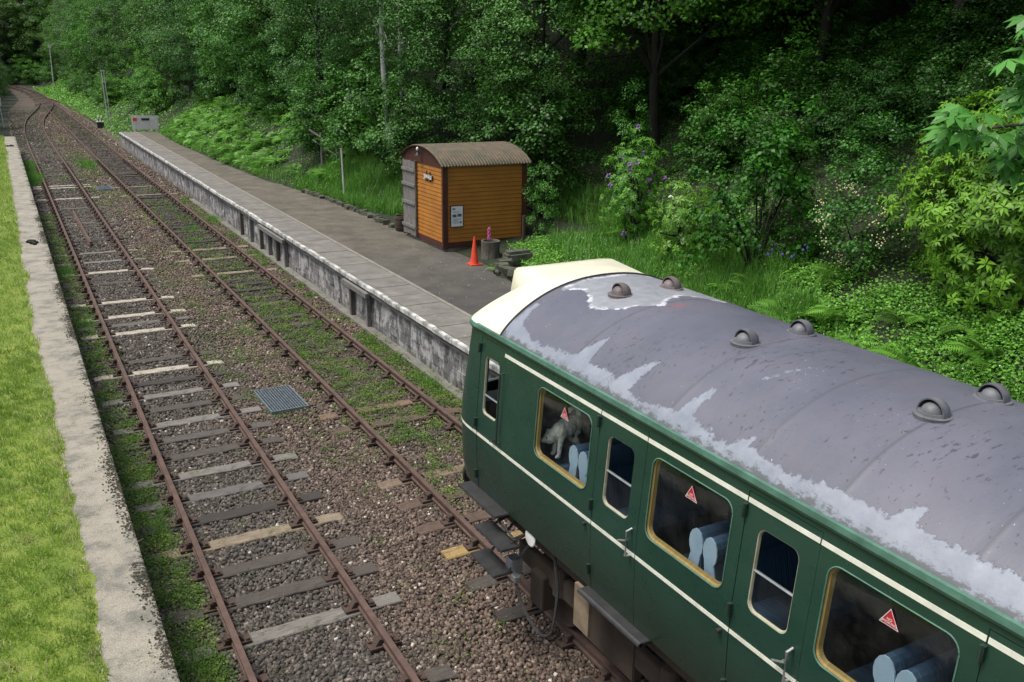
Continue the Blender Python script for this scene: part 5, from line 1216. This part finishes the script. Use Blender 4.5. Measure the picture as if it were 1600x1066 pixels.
for i in range(34):
    y = r.uniform(38, 74); x = foot(y)+r.uniform(3.2, 5.5); b_ = r.uniform(.75, 1.15)
    bush('b%d' % r.randrange(4), x, y, 'leafy shrub between the fern slope and the wood', r.uniform(.8, 1.3), (b_*.9, b_*1.1, b_*.85), 'shrubs above the fern slope')
for i in range(34):
    y = r.uniform(78, 200); x = foot(y)+r.uniform(1.2, 4.5); b_ = r.uniform(.8, 1.3)
    if 178 < y < 196: x += 1.5
    bush('b%d' % r.randrange(4), x, y, 'green shrub on the brown bank beyond the platform end', r.uniform(.9, 1.5), (b_, b_*1.1, b_*.8), 'shrubs on the far bank')
for i in range(16):
    y = 74+i*8; x = np.interp(y, [74, 120, 150, 175, 200], [-1.8, -1.4, 0, .9, .4])-r.uniform(.2, 1); b_ = r.uniform(.5, .9)
    bush('b%d' % r.randrange(4), x, y, 'dark shrub left of the line beyond the lawn', r.uniform(.8, 1.2), (b_, b_*1.1, b_*.8), 'shrubs left of the line')

for i, (x, y) in enumerate([(-1.5, 214), (1, 219), (4, 221), (7.5, 219), (9.5, 212), (10, 203), (-3.5, 206), (5.8, 226)]): bush('b%d' % (i % 4), x, y, 'shrub crowding the line at its far bend', 1.7, (.9, 1.1, .7), 'shrubs at the far bend')
# rosette shrubs
def rosette(nl=8, droop=.25, w=.17):
    parts = []
    for k in range(nl):
        a = 2*math.pi*k/nl+.2*(k % 2); c_, s_ = math.cos(a), math.sin(a); tilt = .25 if k % 2 else -.1
        pts = [(.06, 0, .02), (.5, w, .12+tilt*.5), (1, 0, -droop+tilt), (.5, -w, .12+tilt*.5)]
        parts.append(([(x*c_-y*s_, x*s_+y*c_, z) for x, y, z in pts], [(0, 1, 2, 3)]))
    v, f = merge(parts); return v.tolist(), f
def rosette_shrub(name, c, rad, n, size, m_, label, seed, col=(1, 1, 1), nl=8, flowers=None, fcol=None, nf=0, low=-.5, droop=.25, w=.17, cat='shrub', ground=None, inn=.55):
    r = np.random.default_rng(seed); d = dirs(n*3, r); d = d[d[:, 2] > low][:n]; k = len(d)
    ph = r.uniform(0, 6, 3); lob = 1+.16*np.sin(4*np.arctan2(d[:, 1], d[:, 0])+ph[0]+5*d[:, 2])+.1*np.sin(9*d[:, 2]+ph[1])
    P = d*(r.uniform(inn, 1, k)**.5*lob)[:, None]*np.array(rad)+np.array(c)
    t = thing(name, (c[0], c[1], float(tz(c[0], c[1]))), label, cat)
    me = soup('foliage', *rosette(nl, droop, w), P, align(d+np.array([0, 0, .7])+r.normal(0, .3, (k, 3)), r), size*r.uniform(.7, 1.2, k), np.clip(.5+.22*r.normal(size=k), 0, 1))
    o = link('foliage', me, m_, t); o.color = (*col, 1)
    b = MB(); rr = random.Random(seed)
    for q in range(12):
        e = Vector(P[rr.randrange(k)]); b0 = Vector((c[0]+rr.uniform(-.2, .2), c[1]+rr.uniform(-.2, .2), float(tz(c[0], c[1]))-.2)); mid = b0.lerp(e, .5)+Vector((0, 0, .25)); b.tube([b0, mid, e], [.045, .03, .012], 5)
    b.build('stems', M_BARKD, t)
    if nf:
        idx = r.choice(k, nf, replace=False); b = MB()
        for i in idx:
            q = Vector(P[i])+Vector(d[i])*.06
            for j in range(9):
                v = Vector(dirs(1, r)[0])*.055; b.sphere(q+v, r.uniform(.02, .034), 6, 4)
        b.build('blossoms', fcol, t)
    return t
M_PURP = mat('purple_petals', (.32, .13, .42), (.2, .1, .34), 14, .6)
rosette_shrub('rhododendron', (14.6, 19.6, 3.0), (.8, .8, 1.6), 700, .11, M_LEAF, 'tall rhododendron with purple flowers behind the cab roof', 31, (1.5, 1.5, 1.5), 7, fcol=M_PURP, nf=24, low=-.9, inn=.2)
rosette_shrub('rhododendron', (14.2, 16.9, 2.45), (.85, .85, 1.15), 420, .13, M_RHODO, 'white-edged pale green rhododendron right of the purple flowered one', 32, (.95, .95, 1.3), 8, fcol=mat('white_petals', (.7, .72, .6), (.6, .6, .5), 9, .6), nf=6, low=-.9, inn=.2)
rosette_shrub('rhododendron', (15.45, 9.4, 3.9), (1.8, 2.1, 1.9), 2700, .15, M_RHODO, 'large yellow-green rhododendron at the right edge', 33, (1, 1, 1), 8, low=-.85)
rosette_shrub('rhododendron', (13.0, 6.6, 3.4), (.6, .9, .8), 420, .1, M_LEAF, 'brownish dull-leaved shrub below the yellow-green rhododendron at the right edge', 35, (1.5, 1.1, .8), 7, low=-.9)
# yellow-flowered bush
yb = bush('b2', 14.75, 12.2, 'bush dotted with small creamy yellow flowers in the shade', .9, (.6, .85, .55), sz=1.0)
b = MB(); rq_ = np.random.default_rng(5); base = Vector((14.75, 12.2, float(tz(14.75, 12.2))+.95))
for k in range(26):
    d0 = dirs(1, rq_)[0]; d0[0] = -abs(d0[0]); st0 = base+Vector(d0*np.array([.95, .95, .85]))
    for j in range(int(rq_.integers(4, 14))):
        q = st0+Vector(rq_.normal(0, .09, 3)); b.sphere(q, rq_.uniform(.012, .02), 5, 3)
me = b.mesh('blossoms'); fl = link('blossoms', me, mat('yellow_petals', (.7, .62, .28), (.7, .66, .45), 9, .6), None)
fl.parent = yb; bpy.context.view_layer.update(); fl.matrix_parent_inverse = yb.matrix_world.inverted()
# horse chestnut: hanging palmate leaves
def palmate():
    parts = []
    for k, a in enumerate(np.linspace(-2.1, 2.1, 7)):
        L = 1-.13*abs(a); c_, s_ = math.cos(a+math.pi/2), math.sin(a+math.pi/2)
        pts = [(0, 0, 0), (L*.62, .17, -.16), (L, 0, -.42), (L*.62, -.17, -.16)]
        parts.append(([(x*c_-y*s_, x*s_+y*c_, z) for x, y, z in pts], [(0, 1, 2, 3)]))
    v, f = merge(parts); return v.tolist(), f
ct = thing('horse_chestnut_tree', (16.3, 4.6, float(tz(16.3, 4.6))), 'horse chestnut with large drooping hand-shaped leaves at the right edge', 'tree')
rq_ = np.random.default_rng(44); P = []
for c0, rad, n in [((9.35, 6.45, 5.5), (.55, .35, .16), 16), ((10.1, 6.3, 5.35), (.6, .4, .3), 26), ((9.75, 6.1, 6.3), (.4, .35, .6), 34), ((10.3, 6.0, 5.2), (.5, .4, .35), 26), ((8.9, 6.3, 5.75), (.3, .25, .12), 8), ((11.4, 6.2, 5.5), (.9, .6, .6), 40), ((12.9, 6.9, 6.6), (1.2, 1.2, 1.2), 120), ((14, 5.8, 7.5), (2.4, 2.2, 2.2), 420), ((15.6, 4.0, 9), (3, 3, 2.6), 500)]:
    d = dirs(n, rq_)*(rq_.uniform(.2, 1, n)**.5)[:, None]; P.append(d*np.array(rad)+np.array(c0))
P = np.concatenate(P); n = len(P)
me = soup('crown', *palmate(), P, align(np.array([-.25, -.2, 1])+rq_.normal(0, .25, (n, 3)), rq_), rq_.uniform(.2, .3, n), np.clip(.6+.2*rq_.normal(size=n), 0, 1))
M_CHES = leafmat('chestnut_leaf', (.03, .12, .015), (.1, .32, .05), .45, .4, False, .5); link('crown', me, M_CHES, ct)
b = MB(); b.tube([(16.3, 4.6, 1.5), (16.2, 4.6, 4.5), (15.7, 4.4, 8), (15.6, 4, 10.5)], [.28, .22, .14, .05], 10)
b.tube([(16.1, 4.6, 5.0), (14, 5.8, 6.1), (11.6, 6.4, 5.7), (9.2, 6.5, 5.55)], [.1, .07, .035, .01], 6); b.tube([(15.9, 4.5, 6.2), (13, 5.6, 7.0), (9.8, 6.1, 6.6)], [.09, .06, .02], 6)
b.build('trunk', M_BARK, ct, smooth=50)

# ferns
def frond(npairs=15, L=1.0):
    parts = []
    def sp(t): return np.array([0, L*(t-.12*t*t), .62*L*t-.72*L*t*t])
    for i in range(npairs):
        t = .12+.86*i/npairs; w = .3*math.sin(math.pi*min(1, (t*.93+.12)))**.8*(1-.25*t)+.015; p0 = sp(t); hw_ = .5*.86/npairs*L*.95
        for s_ in (-1, 1):
            tip = p0+np.array([s_*w, .12*L*(1-t)*.6+.03, -.05*w/.3]); m1 = (p0+tip)/2+np.array([0, hw_, .015]); m2 = (p0+tip)/2+np.array([0, -hw_, .015])
            parts.append(([p0, m2, tip, m1], [(0, 1, 2, 3)]))
    for i in range(6):
        a, b_ = sp(i/6), sp((i+1)/6); o_ = np.array([.006, 0, 0]); parts.append(([a-o_, a+o_, b_+o_, b_-o_], [(0, 1, 2, 3)]))
    return merge(parts)
def fern_mesh(seed, n=10):
    r = np.random.default_rng(seed); v, f = frond(); yw = np.arange(n)*2*np.pi/n+r.normal(0, .25, n)
    tl = r.uniform(-.25, .35, n); Rm = []
    for a, t in zip(yw, tl): Rm.append(np.array(Matrix.Rotation(a, 3, 'Z')@Matrix.Rotation(t, 3, 'X')@Matrix.Rotation(r.normal(0, .25), 3, 'Y')))
    return soup('fern', v, f, np.zeros((n, 3)), np.array(Rm), r.uniform(.7, 1.1, n), np.clip(.5+.2*r.normal(size=n), 0, 1))
ferns = [fern_mesh(s_, n) for s_, n in ((1, 10), (2, 12), (3, 9), (4, 11))]
for me in ferns: me.materials.append(M_FERN)
def fern(x, y, s_, col, label, group=None, z=None):
    o = bpy.data.objects.new('fern', ferns[r.randrange(4)]); COL.objects.link(o); zz = float(tz(x, y)) if z is None else z
    o.location = (x, y, zz); o.scale = (s_,)*3; o.rotation_euler = (r.uniform(-.2, .2), r.uniform(-.35, -.05) if x > foot(y) else 0, r.uniform(0, 6.28)); o.color = (*col, 1)
    tag(o, label, 'fern', group)
for i in range(230):
    y = 36+34*(i/230)+r.uniform(-1, 1); x = foot(y)+r.uniform(.2, 3.6)+(.4 if y < 42 else 0); g = r.uniform(.85, 1.35)
    fern(x, y, r.uniform(.6, 1.0), (g, g, g*1.1), 'bright green fern in the mass covering the bank behind the platform', 'ferns on the platform bank')
near = [(13.2, 12.5, 1.05, 'fern with long fronds below the iris flowers'), (12.8, 11.3, .9, 'wide bright fern right behind the carriage roof, left of the yellow-flowered bush'), (13.6, 11.6, .8, 'fern standing in front of the yellow-flowered bush'),
        (13.0, 9.5, .85, 'fern below the large yellow-green rhododendron'), (13.5, 8.6, .8, 'fern at the right edge beneath the brownish shrub'), (13.9, 9.9, .7, 'darker fern tucked under the yellow-green rhododendron'),
        (15.5, 22.3, .7, 'pale fern at the foot of the purple rhododendron'), (15.0, 21.0, .6, 'small fern left of the purple rhododendron'), (14.4, 21.4, .55, 'fern in the grass between hut and purple rhododendron')]
for x, y, s_, l_ in near: fern(x, y, s_, (1.0, 1.05, .9), l_)
for i in range(16):
    y = 7+i*.62+r.uniform(-.3, .3); x = foot(y)+r.uniform(.2, 1.7); g = r.uniform(.8, 1.05); near.append((x, y, 0, ''))
    fern(x, y, r.uniform(.5, .8), (g, g, g*.9), 'fern among the low herbs directly behind the carriage', 'ferns among the herbs behind the carriage')
fern(10.95, 20.75, .3, (1.4, 1.4, 1), 'small bright fern at the base of the stone bed beside the cone', z=.95)
for i in range(46):
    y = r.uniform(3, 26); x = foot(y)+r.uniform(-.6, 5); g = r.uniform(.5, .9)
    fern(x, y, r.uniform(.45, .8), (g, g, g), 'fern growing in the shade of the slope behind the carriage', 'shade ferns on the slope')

# ground cover, grasses, weeds: nobody could count them
def scatter_ground(n, f, zlo, zhi, seed, top=False):
    r = np.random.default_rng(seed); P = f(n, r); n = len(P); P = np.column_stack([P, tz(P[:, 0], P[:, 1])+r.uniform(zlo, zhi, n)]); return P, r
def region(n, r, parts):
    out = []
    for (y0, y1, a, b_, wt) in parts:
        k = int(n*wt); y = r.uniform(y0, y1, k); x = np.interp(y, FY, FX)+r.uniform(a, b_, k); out.append(np.column_stack([x, y]))
    P = np.concatenate(out); nz = np.sin(P[:, 0]*2.7+P[:, 1]*.6)*np.sin(P[:, 1]*1.9+P[:, 0])+.5*np.sin(P[:, 1]*4.7)
    return P[(nz > r.uniform(-1.6, .9, len(P)))]
P, rr = scatter_ground(1, lambda n, r: region(330000, r, [(1, 14, -2.0, 1.8, .4), (14, 22.5, -2.8, 1.5, .22), (1, 27, 1.5, 10, .34), (27, 38, -.6, 3, .1), (36, 72, -.5, 4.5, .12), (72, 200, -2.4, 5, .12)]), 0, .22, 61)
k = P[:, 0] > xback(P[:, 1])+.25; k |= P[:, 1] > 71; k &= ~((P[:, 0] > 10.6) & (P[:, 0] < 14.2) & (P[:, 1] > 23.2) & (P[:, 1] < 26.8)); P = P[k]; n = len(P)
far = np.clip(P[:, 1]/40, .8, 4)
me = soup('ground_cover', *SMALL, P, align(np.array([-.1, 0, 1])+rr.normal(0, .45, (n, 3)), rr), rr.uniform(.045, .1, n)*far, np.clip(.4+.25*rr.normal(size=n)-.5*sm(2.2, 4, P[:, 0]-np.interp(P[:, 1], FY, FX))*(P[:, 1] < 30), 0, 1))  # tint drops up the near slope: woodland shade put into the leaf colour
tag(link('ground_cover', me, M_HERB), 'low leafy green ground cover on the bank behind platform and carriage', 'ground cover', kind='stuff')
P, rr = scatter_ground(1, lambda n, r: region(75000, r, [(13.5, 22, -1.6, 1.5, .3), (12, 15.5, -.8, .8, .1), (28, 38, -.7, 1.8, .3), (3, 12, -1.6, .3, .08), (38, 70, -.6, .6, .12), (21, 27, .2, 1.6, .08)]), -.02, .02, 62)
k = P[:, 0] > xback(P[:, 1])+.2; k &= ~((P[:, 0] > 10.6) & (P[:, 0] < 14.4) & (P[:, 1] > 23.2) & (P[:, 1] < 26.8)); P = P[k]; n = len(P)
BLT = ([(-.016, 0, 0), (.016, 0, 0), (.012, .12, .55), (-.008, .12, .55), (.004, .42, .92)], )
TBL = ([(-.014, 0, 0), (.014, 0, 0), (.012, .1, .5), (-.012, .1, .5), (.004, .38, .9), (-.002, .38, .9)], [(0, 1, 2, 3), (3, 2, 4, 5)])
me = soup('tall_grass', *TBL, P, rots(n, .35, r=rr), rr.uniform(.25, .6, n), np.clip(.45+.25*rr.normal(size=n), 0, 1))
tag(link('tall_grass', me, M_TALL), 'tall bright green grass on the bank', 'grass', kind='stuff')
# daisies and bluebells in the grass
for nm, lab_, n, xs2, colr, s_ in (('white_wildflowers', 'tiny white wildflowers scattered in the green behind the carriage roof', 230, (18, 22), (.75, .75, .72), .014), ('blue_iris_flowers', 'few small blue-violet flowers above the grass behind the carriage', 14, (13.2, 14.4), (.1, .09, .4), .03)):
    b = MB(); rw = random.Random(n)
    for i in range(n):
        if nm[0] == 'w' and rw.random() < .5: y = rw.uniform(6, 14); x = foot(y)+rw.uniform(-1.6, .6)
        else: y = rw.uniform(*xs2); x = foot(y)+rw.uniform(-1.8, .4) if nm[0] == 'w' else 14.2+rw.uniform(-.3, .3)
        b.sphere((x, y, float(tz(x, y))+(rw.uniform(.18, .34) if nm[0] == 'w' else .55)), s_*rw.uniform(.7, 1.2), 5, 3)
    tag(b.build(nm, mat(nm+'_petals', colr, None, 9, .6)), lab_, 'flowers', kind='stuff')
# weeds among the rails
r2 = np.random.default_rng(77); PP = []; SS = []; TT_ = []
def weeds(n, cx0, cx1, cy0, cy1, spread, per, s0, s1):
    c = np.column_stack([r2.uniform(cx0, cx1, n), r2.uniform(cy0, cy1, n)]); k = r2.integers(per//3, per, n); idx = np.repeat(np.arange(n), k); m_ = len(idx)
    sp_ = r2.uniform(.5, 1.3, n)*spread
    P = c[idx]+r2.normal(0, 1, (m_, 2))*sp_[idx][:, None]; z = -.19+np.abs(r2.normal(0, .03, m_)); t = np.clip(.45+r2.uniform(-.3, .3, n)[idx]+.2*r2.normal(size=m_), 0, 1)
    PP.append(np.column_stack([P, z])); SS.append(r2.uniform(s0, s1, m_)); TT_.append(t)
weeds(300, .78, 1.4, 5.8, 16, .09, 190, .014, .035)
weeds(260, .78, 1.45, 16, 42, .12, 110, .025, .05)
weeds(380, 4.95, 6.6, 11, 24, .11, 120, .018, .04); weeds(170, 5.0, 6.6, 24, 44, .16, 60, .03, .06)
weeds(230, 6.7, 7.4, 9.5, 20, .1, 160, .02, .045); weeds(150, 6.7, 7.4, 19, 45, .12, 80, .03, .06)
weeds(170, 3.3, 4.9, 13, 34, .16, 80, .02, .04); weeds(60, 3.3, 5, 34, 72, .3, 80, .05, .09)
weeds(26, 1.6, 3.0, 6, 30, .08, 30, .015, .035); weeds(14, 3.6, 4.7, 6, 13, .12, 60, .014, .035)
weeds(60, 1.2, 6.8, 45, 85, .4, 60, .05, .1); weeds(60, 1.0, 7.2, 78, 125, .5, 60, .07, .13)
P = np.concatenate(PP); s_ = np.concatenate(SS); t_ = np.concatenate(TT_); k = (P[:, 0] > .77) & (P[:, 0] < 7.4)
for xr_ in (1.551, 3.056, 5.0035, 6.5085): k &= np.abs(P[:, 0]-xr_) > .05
P, s_, t_ = P[k], s_[k], t_[k]; n = len(P)
me = soup('track_weeds', *SMALL, P, align(np.array([0, 0, 1])+r2.normal(0, .4, (n, 3)), r2), s_, t_)
tag(link('track_weeds', me, leafmat('weed_leaf', (.04, .095, .014), (.13, .24, .035), .6, .3, False, .3, extra=(.3, .33, .06))), 'small green and yellowish weeds growing between rails and ballast', 'weeds', kind='stuff')
# grass tufts by the rails
P = []
for (x, y, s0, n) in ((4.55, 21.5, .12, 60), (1.15, 54, .35, 1500), (1.1, 60, .3, 900), (5.9, 36, .2, 200), (7.1, 38, .25, 500), (1.1, 9, .15, 160), (1.2, 12.4, .15, 160), (7.15, 13.5, .14, 260), (7.0, 16.2, .14, 200), (4.2, 60, .4, 700), (3.9, 19.5, .15, 60), (6.9, 30, .2, 160), (1.15, 24, .2, 300), (1.1, 30, .25, 500)):
    P.append(np.column_stack([r2.normal(x, s0*.6, n), r2.normal(y, s0*(3 if y > 50 else 1.5), n), np.full(n, -.2)]))
P = np.concatenate(P); n = len(P)
me = soup('track_grass', *TBL, P, rots(n, .6, r=r2), r2.uniform(.1, .28, n)*np.where(P[:, 1] > 50, 1.9, 1), np.clip(.5+.2*r2.normal(size=n), 0, 1))
tag(link('track_grass', me, M_TALL), 'tufts of green grass beside and between the rails', 'grass', kind='stuff')
# twigs and leaf litter between the rails
b = MB(); rw = random.Random(6)
for i in range(420):
    y = 6+16*rw.random()**1.5; x = rw.uniform(.9, 7.2); a = rw.uniform(0, 6.3); L = rw.uniform(.015, .07)
    b.tube([(x, y, -.16), (x+L*math.cos(a), y+L*math.sin(a), -.15), (x+1.5*L*math.cos(a+.5), y+1.5*L*math.sin(a+.5), -.162)], .0016, 3)
tag(b.build('twig_litter', bpy.data.materials['straw']), 'dry twigs and straw scattered over the ballast', 'litter', kind='stuff')
